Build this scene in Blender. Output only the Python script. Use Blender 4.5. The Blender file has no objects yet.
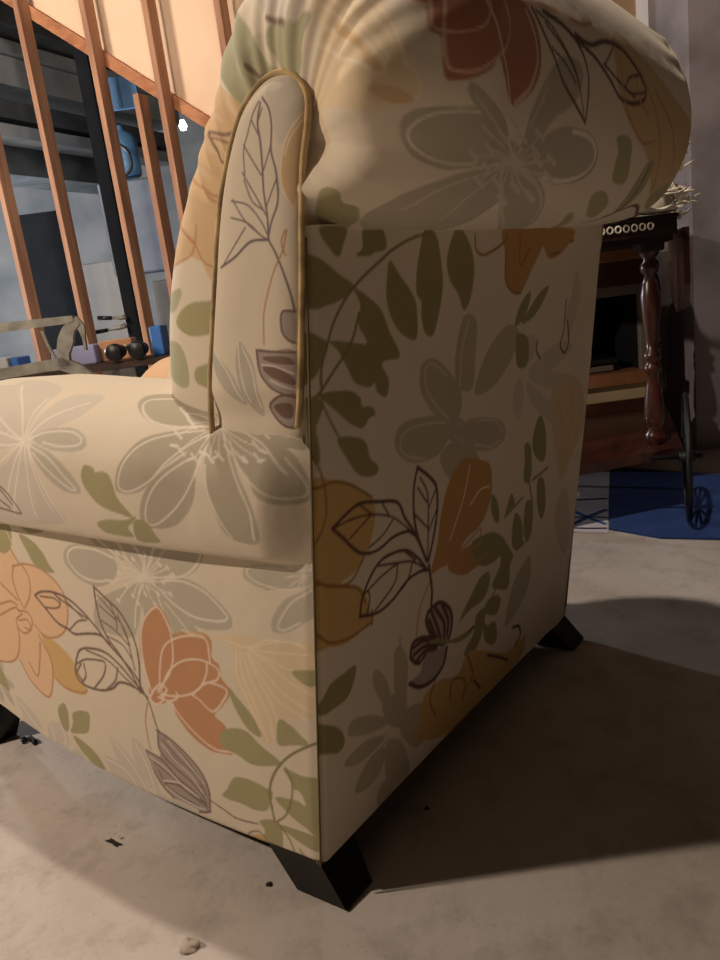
import numpy as np, math
GATHER = 1
# ---------------------------------------------------------------- chair surfaces (metres, origin at the chair's near rear corner)
def ss(a, b, x):
    t = np.clip((np.asarray(x, float) - a) / (b - a), 0, 1)
    return t * t * (3 - 2 * t)
CW = 0.858                                     # chair width
def skew(P):                                  # the chair stands very slightly out of square
    P = np.array(P, float); P[..., 1] -= 0.045 * P[..., 0] / CW
    return P
def yback(z): return -0.15 * (z - 0.06)
def xside(y): return 0.05 * (np.clip(y, 0, 2) / 0.9) ** 1.5
def zbot(y): return np.interp(y, [-.2, 0, .1, .2, .375, .49, .58, .67, .75, .81, .92], [.058, .058, .054, .050, .047, .050, .055, .062, .073, .084, .10])
def zcrown(y): return np.interp(y, [-.12, 0, .15, .3, .5, .68, .82, .92, .99, 1.04], [.672, .685, .703, .716, .73, .73, .72, .705, .68, .64])
def catmull(pts, n, closed=False):
    P = np.array(pts, float)
    if closed: Q = np.vstack([P[-1:], P, P[:2]])
    else: Q = np.vstack([2 * P[0] - P[1], P, 2 * P[-1] - P[-2]])
    out = []
    m = len(Q) - 3
    t = np.linspace(0, 1, 17)[:-1][:, None]
    for i in range(m):
        a, b, c, d = Q[i:i + 4]
        out.append(.5 * (2 * b + (c - a) * t + (2 * a - 5 * b + 4 * c - d) * t * t + (3 * b - a - 3 * c + d) * t ** 3))
    out = np.vstack(out + ([Q[1:2]] if closed else [Q[-2:-1]]))
    L = np.r_[0, np.cumsum(np.linalg.norm(np.diff(out, axis=0), axis=1))]
    s = np.linspace(0, L[-1], n)
    return np.stack([np.interp(s, L, out[:, k]) for k in range(out.shape[1])], 1), L[-1]

def surf_side(nu=440, nv=230):                # outside arm panel; uv = (y, z)
    z01 = np.linspace(0, 1, nv); u = np.linspace(0, 1, nu)
    U, V = np.meshgrid(u, z01, indexing='ij')
    ztop = 0.518
    y0 = yback(0.3)
    Y = U * (0.98 - y0) + y0
    zb = zbot(Y)
    Z = zb + V * (ztop - zb)
    Y = yback(Z) * (1 - U) + U * 0.98
    X = xside(Y) - 0.006 * np.sin(np.pi * np.clip(V, 0, 1)) * ss(0, .1, U) * ss(1, .9, U)
    X = X + .003 * ss(.02, 0, U) ** 2 + .02 * ss(.97, 1, U) ** 2 + .006 * ss(.03, 0, V) ** 2
    return skew(np.stack([X, Y, Z], -1)), np.stack([Y, Z], -1)

ARM = [(.012, .492), (-.006, .500), (-.031, .514), (-.044, .556), (-.044, .605), (-.034, .650), (-.008, .692), (.035, .720), (.09, .730),
       (.15, .722), (.19, .695), (.208, .64), (.212, .56), (.212, .44)]
def surf_arm(nu=560, nv=300):                 # arm roll; uv = (y, distance round the roll)
    prof, L = catmull(ARM, nv)
    u = np.linspace(0, 1, nu)
    U, S = np.meshgrid(u, np.linspace(0, L, nv), indexing='ij')
    px = np.broadcast_to(prof[:, 0], U.shape); pz = np.broadcast_to(prof[:, 1], U.shape)
    y0 = yback(pz)
    Y = y0 + U * (1.04 - y0)
    k = (zcrown(Y) - .505) / (.73 - .505)
    Z = np.where(pz > .505, .505 + (pz - .505) * k, pz)
    fade = .62 + .38 * ss(-.12, .22, Y)
    end = 1 - np.clip((Y - .91) / .13, 0, 1) ** 2
    end = np.sqrt(np.clip(end, .0, 1))
    X = np.where(px < 0, px * fade * ss(-.01, .05, U), px)
    Y = Y + (.004 + .05 * ss(-.03, .05, px)) * (1 - U) ** 4
    X = .085 + (X - .085) * (.35 + .65 * end)
    Z = np.where(pz > .46, .50 + (Z - .50) * (.45 + .55 * end), Z)
    r = np.clip((U - 0) / .02, 0, 1)
    X = X + np.where(px < .1, .003, -.008) * (1 - r) ** 2
    Z = Z - .004 * (1 - r) ** 2
    # soft hollows in the padding
    X = X + .0022 * np.sin(Y * 23 + Z * 9) * np.sin(Y * 9.1 + 1) * ss(.5, .6, Z)
    X = X + xside(Y)
    return skew(np.stack([X, Y, Z], -1)), np.stack([Y, S], -1)

PILL = [(-.066, .63), (-.085, .70), (-.098, .76), (-.110, .82), (-.120, .875), (-.132, .93), (-.144, .965), (-.147, .990), (-.132, 1.010), (-.103, 1.013),
        (-.070, .996), (-.045, .966), (-.022, .925), (-.004, .88), (.012, .83), (.028, .78), (.042, .735), (.052, .695), (.062, .63)]
PIPE_C = [(-.0, .63), (-.03, .72), (-.06, .83), (-.085, .92), (-.10, .965)]
def surf_pill(nu=800, nv=64):                 # piped facing on the side of the back; uv = (y, z)
    o, L = catmull(PILL, nu)
    c, _ = catmull(PIPE_C, 1500)
    # nearest centre-line point for every outline point
    d = ((o[:, None] - c[None]) ** 2).sum(-1); m = c[d.argmin(1)]
    v = np.linspace(0, 1, nv)
    Y = m[:, None, 0] + (o[:, None, 0] - m[:, None, 0]) * v
    Z = m[:, None, 1] + (o[:, None, 1] - m[:, None, 1]) * v
    puff = np.sqrt(np.clip(1 - v ** 3.0, 0, 1))
    X = .002 - .013 * puff[None, :] + .010 * ss(.715, .675, Z)
    return skew(np.stack([X, Y, Z], -1)), np.stack([Y, Z], -1)

BODY = [(.18, .44), (.197, .56), (.200, .68), (.180, .79), (.142, .885), (.092, .96), (.048, 1.02), (.005, 1.07), (-.05, 1.112), (-.12, 1.142),
        (-.19, 1.152), (-.245, 1.138), (-.288, 1.10), (-.308, 1.05), (-.312, .99), (-.30, .935), (-.268, .886), (-.225, .863), (-.175, .858), (-.128, .866),
        (-.102, .845), (-.05, .70), (-.02, .57), (-.0, .44)]
MED = [(.07, .50), (.055, .66), (.02, .80), (-.03, .90), (-.075, .955), (-.098, .975)]
ROLLC = (-.138, .955)
def surf_body(ns=900, nx=330, ncap=110):       # upholstered back with its rolled top; uv = (distance along profile, distance across)
    P, L = catmull(BODY, ns, True)
    S = np.linspace(0, L, ns)
    med, _ = catmull(MED, 200)
    med = np.vstack([med] + [[ROLLC]] * 12)
    d = ((P[:, None] - med[None]) ** 2).sum(-1)
    w = 1 / (d + 1e-5) ** 4
    M = (w[..., None] * med[None]).sum(1) / w.sum(1)[:, None]
    wr = ss(-.10, -.21, P[:, 0]) * (P[:, 1] > 1.0) + ss(-.10, -.135, P[:, 0]) * (P[:, 1] <= 1.0) * (P[:, 1] > .855)    # 1 on the rolled part
    top = ss(1.03, 1.12, P[:, 1])
    xe = .024 - .010 * wr
    r = .058 + .075 * wr
    bulge = wr * (.074 - .034 * ss(.99, .89, P[:, 1]) - .02 * ss(1.0, 1.12, P[:, 1])) + .022 * top * (1 - wr)
    ph = np.linspace(0, np.pi / 2, ncap)[:-1]
    cols, vs = [], []
    def ring(X, sc, v):
        cols.append(np.stack([X, M[:, 0] + (P[:, 0] - M[:, 0]) * sc, M[:, 1] + (P[:, 1] - M[:, 1]) * sc], -1)); vs.append(np.full(ns, v))
    rr = .17
    gather = (ss(.9, 1.0, P[:, 1]) * .75 * (1 - wr) + wr * (.10 + .4 * ss(.98, 1.08, P[:, 1]))) * GATHER
    wav = np.sin(S * 150 + 1.3 * np.sin(S * 31)) + .6 * np.sin(S * 87 + 2)
    front = ss(.0, .08, P[:, 0])
    for side in (0, 1):
        seq = []
        for a in ph:
            sc = np.sin(a) ** .72
            far = side == 1
            X = xe - bulge * (.45 if far else 1) * ss(0, .62, sc) + (r + (.05 if far else 0)) * (1 - np.sqrt(1 - min(sc, 1) ** 2))
            X = X + gather * wav * .0028 * np.sin(2 * a) ** .8
            seq.append((X, sc, (a / (np.pi / 2) - 1) * rr))
        if side == 0:
            for X, sc, v in seq: ring(X, sc, v)
            X0 = xe - bulge + r; X1 = CW - (xe - bulge * .45 + r + .05)
            for t in np.linspace(0, 1, nx):
                X = X0 * (1 - t) + X1 * t
                fold = gather * wav * .0026 * (np.exp(-t * 9) + np.exp(-(1 - t) * 9))
                puff = .004 * np.sin(np.pi * t)
                sc = 1 + (fold + puff) / .13
                ring(X, sc, t * .80)
        else:
            for X, sc, v in seq[::-1]: ring(CW - X, sc, .80 - v)
    G = np.stack(cols, 1)
    V = np.stack(vs, 1)
    return skew(G), np.stack([np.broadcast_to(S[:, None], V.shape), V], -1)

def surf_backpanel(nu=420, nv=400):           # outside back; uv = (x, z)
    u = np.linspace(0, 1, nu); v = np.linspace(0, 1, nv)
    U, V = np.meshgrid(u, v, indexing='ij')
    Z = .058 + V * (.872 - .058) + .006 * np.sin(np.pi * U) * (1 - V)
    X = .002 + U * (CW - .004) + 0 * V
    # the far edge swells a little beside the arm
    X = X + ss(.6, 1, U) * .006 * np.sin(np.pi * np.clip((V - .1) / .9, 0, 1))
    Y = yback(Z) - .006 * np.sin(np.pi * U) * np.sin(np.pi * V)
    rnd = .01
    Y = Y + rnd * ss(.02, 0, U) ** 2 + rnd * ss(.98, 1, U) ** 2 - .002
    Y = Y + .0018 * np.sin(X * 61 + 5 * Z) * ss(.72, 1, U)
    return skew(np.stack([X, Y, Z], -1)), np.stack([X, Z], -1)
import bpy, random
random.seed(7)
SC = bpy.context.scene
COL = SC.collection
class MB:
    """collects shapes, then links them as one mesh object"""
    def __init__(s): s.v = []; s.f = []; s.sm = []
    def add(s, V, F, smooth=False):
        b = len(s.v); s.v += [tuple(map(float, p)) for p in V]; s.f += [tuple(i + b for i in f) for f in F]; s.sm += [smooth] * len(F); return s
    def box(s, c, size, ax=None, taper=(1, 1), bev=0.0):
        """box centre c, full size, axes ax (3 vectors); taper scales the top; bev chamfers the vertical edges"""
        ax = np.eye(3) if ax is None else np.array(ax, float)
        hx, hy, hz = np.array(size) / 2
        V = []
        def ringpts(x, y, b):
            if b <= 0: return [(-x, -y), (x, -y), (x, y), (-x, y)]
            return [(-x + b, -y), (x - b, -y), (x, -y + b), (x, y - b), (x - b, y), (-x + b, y), (-x, y - b), (-x, -y + b)]
        rings = [(-hz, 1, 1, 0), (hz, taper[0], taper[1], 0)]
        if bev > 0: rings = [(-hz, 1, 1, bev), (-hz + bev, 1, 1, 0), (hz - bev, taper[0], taper[1], 0), (hz, taper[0], taper[1], bev)]
        n = 8 if bev > 0 else 4
        for z, tx, ty, ins in rings:
            for x, y in ringpts(hx * tx - ins, hy * ty - ins, bev):
                V.append(np.array(c, float) + x * ax[0] + y * ax[1] + z * ax[2])
        F = [tuple(range(n))[::-1], tuple(range(len(V) - n, len(V)))]
        for k in range(len(rings) - 1):
            for i in range(n):
                j = (i + 1) % n; F.append((k * n + i, k * n + j, (k + 1) * n + j, (k + 1) * n + i))
        return s.add(V, F)
    def tube(s, pts, r, n=10, cap=True):
        P = np.array(pts, float); R = np.broadcast_to(np.array(r, float), (len(P),))
        T = np.gradient(P, axis=0); T /= np.linalg.norm(T, axis=1)[:, None] + 1e-12
        up = np.array([0, 0, 1.]) if abs(T[0][2]) < .9 else np.array([1., 0, 0])
        a = np.cross(T[0], up); a /= np.linalg.norm(a)
        V = []
        for p, t, rad in zip(P, T, R):
            a = a - t * (a @ t); a /= np.linalg.norm(a); b = np.cross(t, a)
            for k in range(n):
                q = 2 * math.pi * k / n; V.append(p + rad * (math.cos(q) * a + math.sin(q) * b))
        F = []
        for i in range(len(P) - 1):
            for k in range(n):
                l = (k + 1) % n; F.append((i * n + k, i * n + l, (i + 1) * n + l, (i + 1) * n + k))
        if cap: F += [tuple(range(n))[::-1], tuple(range((len(P) - 1) * n, len(P) * n))]
        return s.add(V, F, True)
    def lathe(s, c, prof, ax=None, n=28):
        """prof: (radius, height) pairs about axis ax[2] through c"""
        ax = np.eye(3) if ax is None else np.array(ax, float)
        V = []
        for r, h in prof:
            for k in range(n):
                q = 2 * math.pi * k / n; V.append(np.array(c, float) + r * math.cos(q) * ax[0] + r * math.sin(q) * ax[1] + h * ax[2])
        F = []
        for i in range(len(prof) - 1):
            for k in range(n):
                l = (k + 1) % n; F.append((i * n + k, i * n + l, (i + 1) * n + l, (i + 1) * n + k))
        F += [tuple(range(n))[::-1], tuple(range((len(prof) - 1) * n, len(prof) * n))]
        return s.add(V, F, True)
    def prism(s, poly, d):
        """poly: 3-D outline; d: extrusion vector"""
        n = len(poly); d = np.array(d, float)
        V = [np.array(p, float) for p in poly] + [np.array(p, float) + d for p in poly]
        F = [tuple(range(n))[::-1], tuple(range(n, 2 * n))] + [(i, (i + 1) % n, n + (i + 1) % n, n + i) for i in range(n)]
        return s.add(V, F)
    def blob(s, c, r, seed=0, n=10, ax=None, rough=.18):
        rr = random.Random(seed); ax = np.eye(3) if ax is None else np.array(ax)
        k = [(rr.uniform(2, 5), rr.uniform(0, 6), rr.uniform(1, 4)) for _ in range(3)]
        V = []; m = n * 2
        for i in range(n + 1):
            th = math.pi * i / n
            for j in range(m):
                q = 2 * math.pi * j / m
                w = 1 + rough * sum(math.sin(a * q + b) * math.sin(c_ * th) for a, b, c_ in [(int(a), b, c_) for a, b, c_ in k]) / 2
                V.append(np.array(c, float) + w * (r[0] * math.sin(th) * math.cos(q) * ax[0] + r[1] * math.sin(th) * math.sin(q) * ax[1] + r[2] * math.cos(th) * ax[2]))
        F = []
        for i in range(n):
            for j in range(m):
                l = (j + 1) % m; F.append((i * m + j, i * m + l, (i + 1) * m + l, (i + 1) * m + j))
        return s.add(V, F, True)
    def build(s, name, mat, parent=None):
        me = bpy.data.meshes.new(name)
        off = np.array(PLOC.get(parent.name, (0, 0, 0)) if parent else (0, 0, 0))
        me.from_pydata([tuple(np.array(p) - off) for p in s.v], [], s.f)
        me.polygons.foreach_set('use_smooth', s.sm)
        import bmesh
        bm = bmesh.new(); bm.from_mesh(me); bmesh.ops.recalc_face_normals(bm, faces=bm.faces[:]); bm.to_mesh(me); bm.free()
        me.materials.append(mat); me.update()
        o = bpy.data.objects.new(name, me); COL.objects.link(o)
        if parent: o.parent = parent; PLOC[o.name] = tuple(off)
        return o
PLOC = {}
def empty(name, loc, label, cat, group=None):
    o = bpy.data.objects.new(name, None); COL.objects.link(o); o.location = loc; o.empty_display_size = .1
    PLOC[o.name] = tuple(loc); tag(o, label, cat, group); return o
def tag(o, label, cat, group=None, kind=None):
    o['label'] = label; o['category'] = cat
    if group: o['group'] = group
    if kind: o['kind'] = kind
    return o
def struct(o, label=None, cat=None):
    o['kind'] = 'structure'
    if label: o['label'] = label; o['category'] = cat
    return o
def grid_obj(name, G, mat, parent=None, cols=None, flip=False, closed_s=False):
    nu, nv = G.shape[:2]
    idx = np.arange(nu * nv).reshape(nu, nv)
    a, b, c, d = idx[:-1, :-1], idx[1:, :-1], idx[1:, 1:], idx[:-1, 1:]
    F = np.stack([a, b, c, d], -1).reshape(-1, 4)
    if flip: F = F[:, ::-1]
    me = bpy.data.meshes.new(name)
    off = np.array(PLOC.get(parent.name, (0, 0, 0)) if parent else (0, 0, 0))
    V = (G.reshape(-1, 3) - off).astype(np.float32)
    me.vertices.add(len(V)); me.vertices.foreach_set('co', V.ravel())
    me.loops.add(F.size); me.loops.foreach_set('vertex_index', F.astype(np.int32).ravel())
    me.polygons.add(len(F)); me.polygons.foreach_set('loop_start', np.arange(0, F.size, 4, dtype=np.int32))
    me.polygons.foreach_set('use_smooth', np.ones(len(F), bool))
    me.update(calc_edges=True)
    if cols is not None:
        ca = me.color_attributes.new('print', 'FLOAT_COLOR', 'POINT')
        c4 = np.ones((len(V), 4), np.float32); c4[:, :3] = cols.reshape(-1, 3)
        ca.data.foreach_set('color', c4.ravel())
    me.validate(); me.materials.append(mat)
    o = bpy.data.objects.new(name, me); COL.objects.link(o)
    if parent: o.parent = parent; PLOC[o.name] = tuple(off)
    return o
def srgb(h):
    if isinstance(h, str): c = [int(h[i:i + 2], 16) / 255 for i in (0, 2, 4)]
    else: c = [v / 255 for v in h]
    return tuple(v / 12.92 if v <= .04045 else ((v + .055) / 1.055) ** 2.4 for v in c)
def mat(name, col, rough=.7, metal=0, col2=None, scale=6, detail=4, stretch=(1, 1, 1), bump=0, spec=.4, thr=(.35, .65), emit=None, estr=0):
    m = bpy.data.materials.new(name); m.use_nodes = True
    nt = m.node_tree; N = nt.nodes; L = nt.links
    b = N['Principled BSDF']; b.inputs['Roughness'].default_value = rough; b.inputs['Metallic'].default_value = metal
    b.inputs['Specular IOR Level'].default_value = spec
    tc = N.new('ShaderNodeTexCoord'); mp = N.new('ShaderNodeMapping'); mp.inputs['Scale'].default_value = stretch
    L.new(tc.outputs['Object'], mp.inputs['Vector'])
    nz = N.new('ShaderNodeTexNoise'); nz.inputs['Scale'].default_value = scale; nz.inputs['Detail'].default_value = detail
    L.new(mp.outputs['Vector'], nz.inputs['Vector'])
    cr = N.new('ShaderNodeValToRGB'); cr.color_ramp.elements[0].position = thr[0]; cr.color_ramp.elements[1].position = thr[1]
    c1 = srgb(col); c2 = srgb(col2) if col2 else tuple(v * .82 for v in c1)
    cr.color_ramp.elements[0].color = (*c2, 1); cr.color_ramp.elements[1].color = (*c1, 1)
    L.new(nz.outputs['Fac'], cr.inputs['Fac']); L.new(cr.outputs['Color'], b.inputs['Base Color'])
    if bump:
        bp = N.new('ShaderNodeBump'); bp.inputs['Strength'].default_value = bump; bp.inputs['Distance'].default_value = .01
        L.new(nz.outputs['Fac'], bp.inputs['Height']); L.new(bp.outputs['Normal'], b.inputs['Normal'])
    if emit: b.inputs['Emission Color'].default_value = (*srgb(emit), 1); b.inputs['Emission Strength'].default_value = estr
    return m
# camera: standing behind the chair's near rear corner
CAM = np.array([-.6425, -.6078, .80])
FW = np.array([.79040, .56466, -.23804]); RT = np.array([.55120, -.82470, -.12567]); UP = np.array([.26728, .03195, .96309])
HD = np.array([.8137, .5813, 0]); HR = np.array([.5813, -.8137, 0]); ZZ = np.array([0, 0, 1.])
AX = [HR, HD, ZZ]                                # room axes: across, deeper, up
def room(d, s, z=0.0): return np.array([CAM[0], CAM[1], 0]) + d * HD + s * HR + z * ZZ
def at(x, y, d):
    """point at room depth d that the photo shows at (x, y)"""
    v = FW + RT * (x - 360) / 760 - UP * (y - 480) / 760
    return CAM + v * (d / (v @ HD))
EXPO = 0.8
def LIGHTS(point):
    point('left_lamp', (-1.6, 1.85, 2.2), 124, (1, .81, .64), .05)
    point('ceiling_bulb', (.33, .02, 2.95), 70, (1, .84, .70), .035)
    l = bpy.data.lights.new('partition_lamp', 'SPOT'); l.energy = 120; l.color = (1, .82, .68); l.spot_size = 1.25; l.spot_blend = .4; l.shadow_soft_size = .22
    o = bpy.data.objects.new('partition_lamp', l); COL.objects.link(o); p = room(3.1, -2.6, 2.6); o.location = p
    from mathutils import Vector
    o.rotation_euler = Vector((room(5.2, -1.2, 1.9) - p).tolist()).to_track_quat('-Z', 'Y').to_euler()
    point('back_room_fill', room(6.0, -3.9, 1.2), 200, (.92, .96, 1), .12)  # added unseen fill that brightens the ducts and clutter beyond the studs
PRINT = {"side":[["gr",0,440,473,412,482,359,484,319,470,312,452,337,429,379,417,424,426,450,443,453,459],
["gr",0,378,507,339,507,306,495,289,470,324,474,358,486],
["gr",0,292,502,245,504,201,507,150,506,159,488,183,471,236,452,273,464],
["gr",0,389,385,371,400,288,432,257,436,270,400,290,361,313,345,390,343,400,362],
["gr",0,262,439,218,437,179,425,156,391,210,363,257,374,267,400],
["lt",33,319,470,360,478,407,477,434,468,440,450,415,431,377,426,336,433],
["lt",31,355,498,322,482,296,465],
["lt",29,269,498,246,478,250,452],
["lt",28,212,504,229,480,247,452],
["lt",31,257,436,281,402,295,364],
["lt",29,249,437,225,410,201,376],
["gr",0,225,451,198,477,171,501,144,512,112,513,120,489,138,471,166,459,204,450],
["gr",0,226,449,171,458,132,452,98,432,81,414,84,400,102,393,146,389,179,402,212,420],
["gr",0,242,430,212,420,185,398,152,385,176,369,214,366,240,397],
["lt",31,210,448,167,453,125,443,96,422,89,411,114,404,158,404,196,418,214,431],
["lt",30,115,510,130,484,160,463,204,452],
["lt",22,213,416,191,397,174,381],
["lt",22,227,425,218,396,208,371],
["lt",20,251,450,217,452,189,458],
["lt",47,191,459,187,456],
["lt",20,251,450,229,446,210,447],
["lt",48,211,448,208,445],
["lt",20,251,450,224,436,197,430],
["lt",47,199,432,195,429],
["lt",20,251,450,240,436,225,427],
["lt",49,227,429,223,426],
["lt",20,251,450,247,426,236,410],
["lt",50,238,412,234,408],
["lt",20,251,450,256,435,254,423],
["lt",50,256,425,253,421],
["lt",21,251,450,268,426,276,405],
["lt",51,278,407,274,404],
["lt",21,251,450,272,432,285,415],
["lt",52,287,417,284,414],
["lt",21,251,450,293,427,324,402],
["lt",54,326,404,322,401],
["lt",21,251,450,277,441,298,430],
["lt",52,300,432,296,428],
["lt",21,251,450,294,443,332,431],
["lt",53,334,432,330,429],
["lt",21,251,450,281,451,310,447],
["lt",52,312,449,308,445],
["lt",21,251,450,273,457,296,458],
["lt",51,298,460,294,457],
["lt",21,251,450,276,468,305,478],
["lt",51,307,480,303,477],
["lt",20,251,450,258,464,269,473],
["lt",50,271,475,267,472],
["lt",20,251,450,250,472,257,489],
["lt",49,259,491,255,487],
["lt",20,251,450,242,469,240,485],
["lt",48,242,486,238,483],
["lt",20,251,450,228,475,218,496],
["lt",47,219,497,216,494],
["lt",19,251,450,216,475,194,498],
["lt",46,196,499,192,496],
["lt",20,251,450,227,461,210,473],
["lt",47,212,474,208,471],
["lt",20,251,450,219,459,195,469],
["lt",47,196,471,193,468],
["lt",20,251,450,214,453,183,461],
["lt",46,185,462,182,459],
["gr",0,48,481,40,489,16,494,-31,494,-62,490,-59,476,-26,467,10,461,34,466,48,473],
["gr",0,-62,471,-40,463,-15,451,4,432,13,414,9,404,-15,409,-41,424,-55,435],
["gr",0,20,518,-5,524,-72,528,-68,506,-33,504,6,508],
["lt",21,-62,493,-30,491,13,490,39,486,39,476,21,468,-14,464,-41,468],
["lt",21,-58,468,-26,449,-8,430,3,412,-8,410,-33,423],
["lt",13,-51,484,-61,482,-71,484],
["lt",13,-51,484,-59,476,-69,473],
["lt",12,-51,484,-54,471,-60,462],
["lt",13,-51,484,-46,467,-46,454],
["lt",13,-51,484,-42,474,-37,466],
["lt",13,-51,484,-37,477,-26,470],
["lt",13,-51,484,-35,484,-21,480],
["lt",13,-51,484,-38,492,-24,495],
["lt",13,-51,484,-48,493,-43,499],
["lt",12,-51,484,-55,496,-55,506],
["lt",12,-51,484,-61,495,-68,506],
["lt",13,-51,484,-67,490,-80,499],
["ol",0,68,516,44,518,50,506,61,505],
["pe",0,699,440,660,445,621,456,613,432,617,422,581,429,527,425,489,404,474,372,481,344,502,318,543,301,583,300,582,284,567,254,577,213,603,174,618,167,661,188,686,228,707,223,743,209,774,206,843,193],
["go",0,579,301,531,292,494,270,482,245,470,219,490,205,537,203,570,219,567,254],
["po",38,622,422,636,397,632,365,620,343],
["po",36,594,427,578,405,587,372,615,344],
["po",36,627,419,581,429,527,425,482,401,472,368,490,329,525,306,568,299,594,315],
["po",42,784,206,731,214,692,234,666,272,659,303],
["po",39,686,228,661,188,613,170,579,212,567,254,582,284,589,297],
["po",40,651,231,634,207,608,245,591,282],
["po",39,695,384,658,366,636,355],
["po",39,719,332,666,348,641,345],
["po",39,731,307,653,338,638,331],
["po",39,645,334,610,336,601,318,628,294,654,294,659,313,630,330],
["po",39,650,314,617,320,612,302,633,303],
["po",37,570,219,536,206,488,210,470,219],
["po",37,622,453,611,437,599,425],
["ol",0,581,482,540,473,515,456,500,435,488,426,512,423,548,431,564,451],
["ol",0,676,493,640,494,606,493,615,459,639,442,662,440,697,445],
["ol",0,577,504,505,507,498,494,543,487,568,494],
["ol",0,795,203,782,190,770,177,770,141,796,149,825,152],
["lk",30,625,489,611,459,601,431],
["dk",45,570,374,546,384,505,389,466,384,435,371,412,356,391,339,376,324,350,306,320,281,307,254],
["dk",50,570,374,545,356,514,334,480,327],
["dk",46,487,328,467,322,428,330,393,334,370,323],
["dk",33,480,327,450,347,423,354],
["dk",34,505,389,491,375,504,362,545,356],
["dk",34,553,375,509,378,493,371],
["dk",33,506,386,464,371,419,357],
["dk",33,475,380,439,360,434,354],
["dk",44,383,416,385,390,384,361,373,333,349,309,327,279,316,256],
["dk",43,383,416,358,402,326,383,305,350,301,314,310,275,316,252],
["dk",28,377,403,346,380,322,355,319,323,317,290],
["dk",28,379,387,359,377,340,368],
["dk",28,380,361,348,350,320,331],
["dk",27,347,396,340,368,342,352],
["dk",27,334,378,317,332],
["dk",28,372,336,336,328,318,307],
["dk",45,482,272,463,294,430,304,389,305,355,290,330,270,307,254],
["dk",47,482,272,494,242,474,228,430,229,392,241,366,258,333,259,310,253,300,247],
["dk",36,481,266,454,279,423,285,396,286,408,261,444,230],
["dk",34,443,298,387,292,349,270,316,254],
["dk",35,363,284,377,259,406,237],
["dk",38,469,268,488,248,478,236],
["dk",38,461,270,462,249,480,231],
["dk",33,307,254,298,235,294,201,289,190],
["po",29,304,236,319,204,324,175,325,150],
["oR",0,257,396,231,409,217,398,209,367,211,328,229,293,260,261,282,269,291,296,293,328,281,366],
["oR",0,232,332,221,358,203,370,175,379,142,382,128,374,132,347,120,339,121,321,109,307,106,300,128,275,149,255,130,242,126,203,144,195,176,192,211,206,236,232,243,254,272,243,290,246,292,262,280,278,257,293],
["oL",32,287,263,291,304,286,346,272,377,251,397,233,406,222,396,213,371,216,335,231,305,256,279,270,264],
["oL",30,264,269,254,304,239,338,217,357,181,371,150,375,137,370,138,338],
["oL",29,258,273,235,304,203,327,169,338,142,338,124,331,130,315,157,304],
["oL",30,145,336,151,318,170,294,195,278,228,267,266,261],
["oL",30,190,278,157,303,136,307,114,302,128,281,149,262,163,264,175,273,190,278],
["oL",32,241,252,232,238,211,219,183,203,158,197,128,203],
["oL",34,293,250,273,270,257,262,271,245,292,240,292,253],
["oL",32,273,255,245,255,224,267,226,274],
["oL",33,279,265,261,279,247,273,268,254],
["pl",0,294,190,266,185,232,167,208,144,200,116,209,77,226,67,266,59,298,69,323,88,331,118,339,141,304,143],
["dk",35,297,192,266,185,232,167,208,144,200,116,208,78],
["dk",36,294,190,300,155,271,133,236,117,217,97,214,80],
["dk",37,338,144,300,137,271,115,236,100,215,84],
["dk",38,339,141,333,113,317,85,292,68,260,60,226,67,208,75],
["dk",28,287,177,254,152,220,131,209,104],
["dk",28,279,184,240,160,213,129],
["dk",29,322,126,290,113,260,96,220,87],
["dk",29,309,93,276,99,244,90,219,81],
["dk",29,309,91,282,81,248,77,224,74],
["dk",30,317,114,309,93],
["dk",28,275,158,242,133,217,115],
["wh",23,292,169,264,146,235,129,217,106],
["wh",23,274,181,239,154,209,124],
["wh",24,332,134,296,123,266,105,229,93],
["wh",24,311,96,272,105,239,97],
["wh",24,308,86,281,77,244,73,221,74],
["dk",29,203,97,178,91,149,84,107,90],
["fe",0,189,380,160,374,124,381,75,391,19,391,4,388,-47,394,-32,310,-28,293,8,282,28,279,40,243,54,236,65,247,76,278,89,301,94,311,93,337,86,360,101,376],
["fs",21,100,379,60,376,23,392,-28,394],
["fs",20,58,374,14,376,-40,380],
["fs",20,56,373,24,364,-5,355,-38,353],
["fs",20,56,373,25,357,-2,337,-35,324],
["fs",20,58,371,36,345,9,317,-29,299],
["fs",21,61,369,45,340,23,308,-16,286],
["fs",21,63,368,50,335,36,302,29,277],
["fs",21,70,367,64,332,49,299,42,275,42,245],
["fs",22,75,367,78,333,64,292,53,242],
["fs",22,82,368,88,331,75,293,60,255],
["fs",19,51,377,3,393,-35,390],
["ol",0,109,309,95,296,76,278,66,262,63,244,83,248,97,265,108,289],
["ol",0,150,220,128,240,92,247,68,231,36,211,53,202,91,193,118,201,142,204],
["ol",0,27,278,10,274,-4,262,-15,250,12,243,36,240],
["ol",0,171,117,156,133,147,146,131,161,103,165,67,160,63,153,80,123,106,114,130,116,156,114],
["ol",0,34,204,8,199,-29,196,-21,148,4,152,19,162,24,180],
["ol",0,60,150,24,156,0,156,-21,152,-13,103,15,116,39,128],
["ol",0,103,96,69,110,59,93,79,27,117,18,138,25,95,80],
["ol",0,64,104,17,107,-13,103,-9,80,30,87],
["cr",0,23,172,13,171,7,152,20,158],
["ol",0,-7,353,-49,359,-46,341,-28,336],
["st",38,-36,258,-8,244,24,222,51,192,67,160,70,130,70,108],
["st",28,31,205,24,184,31,154,46,126,65,109],
["st",30,65,107,48,84,39,42],
["st",35,32,74,18,58,-2,59],
["go",0,141,48,112,71,98,68,122,36,145,31],
["st",26,153,36,128,67,106,77,97,68],
["gl",0,436,141,401,125,371,96,357,62,369,28,411,12,429,42,433,96],
["gl",0,369,155,345,151,333,113,329,60,353,73,378,113],
["gl",0,478,91,427,93,379,74,376,40,454,11,464,71],
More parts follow.
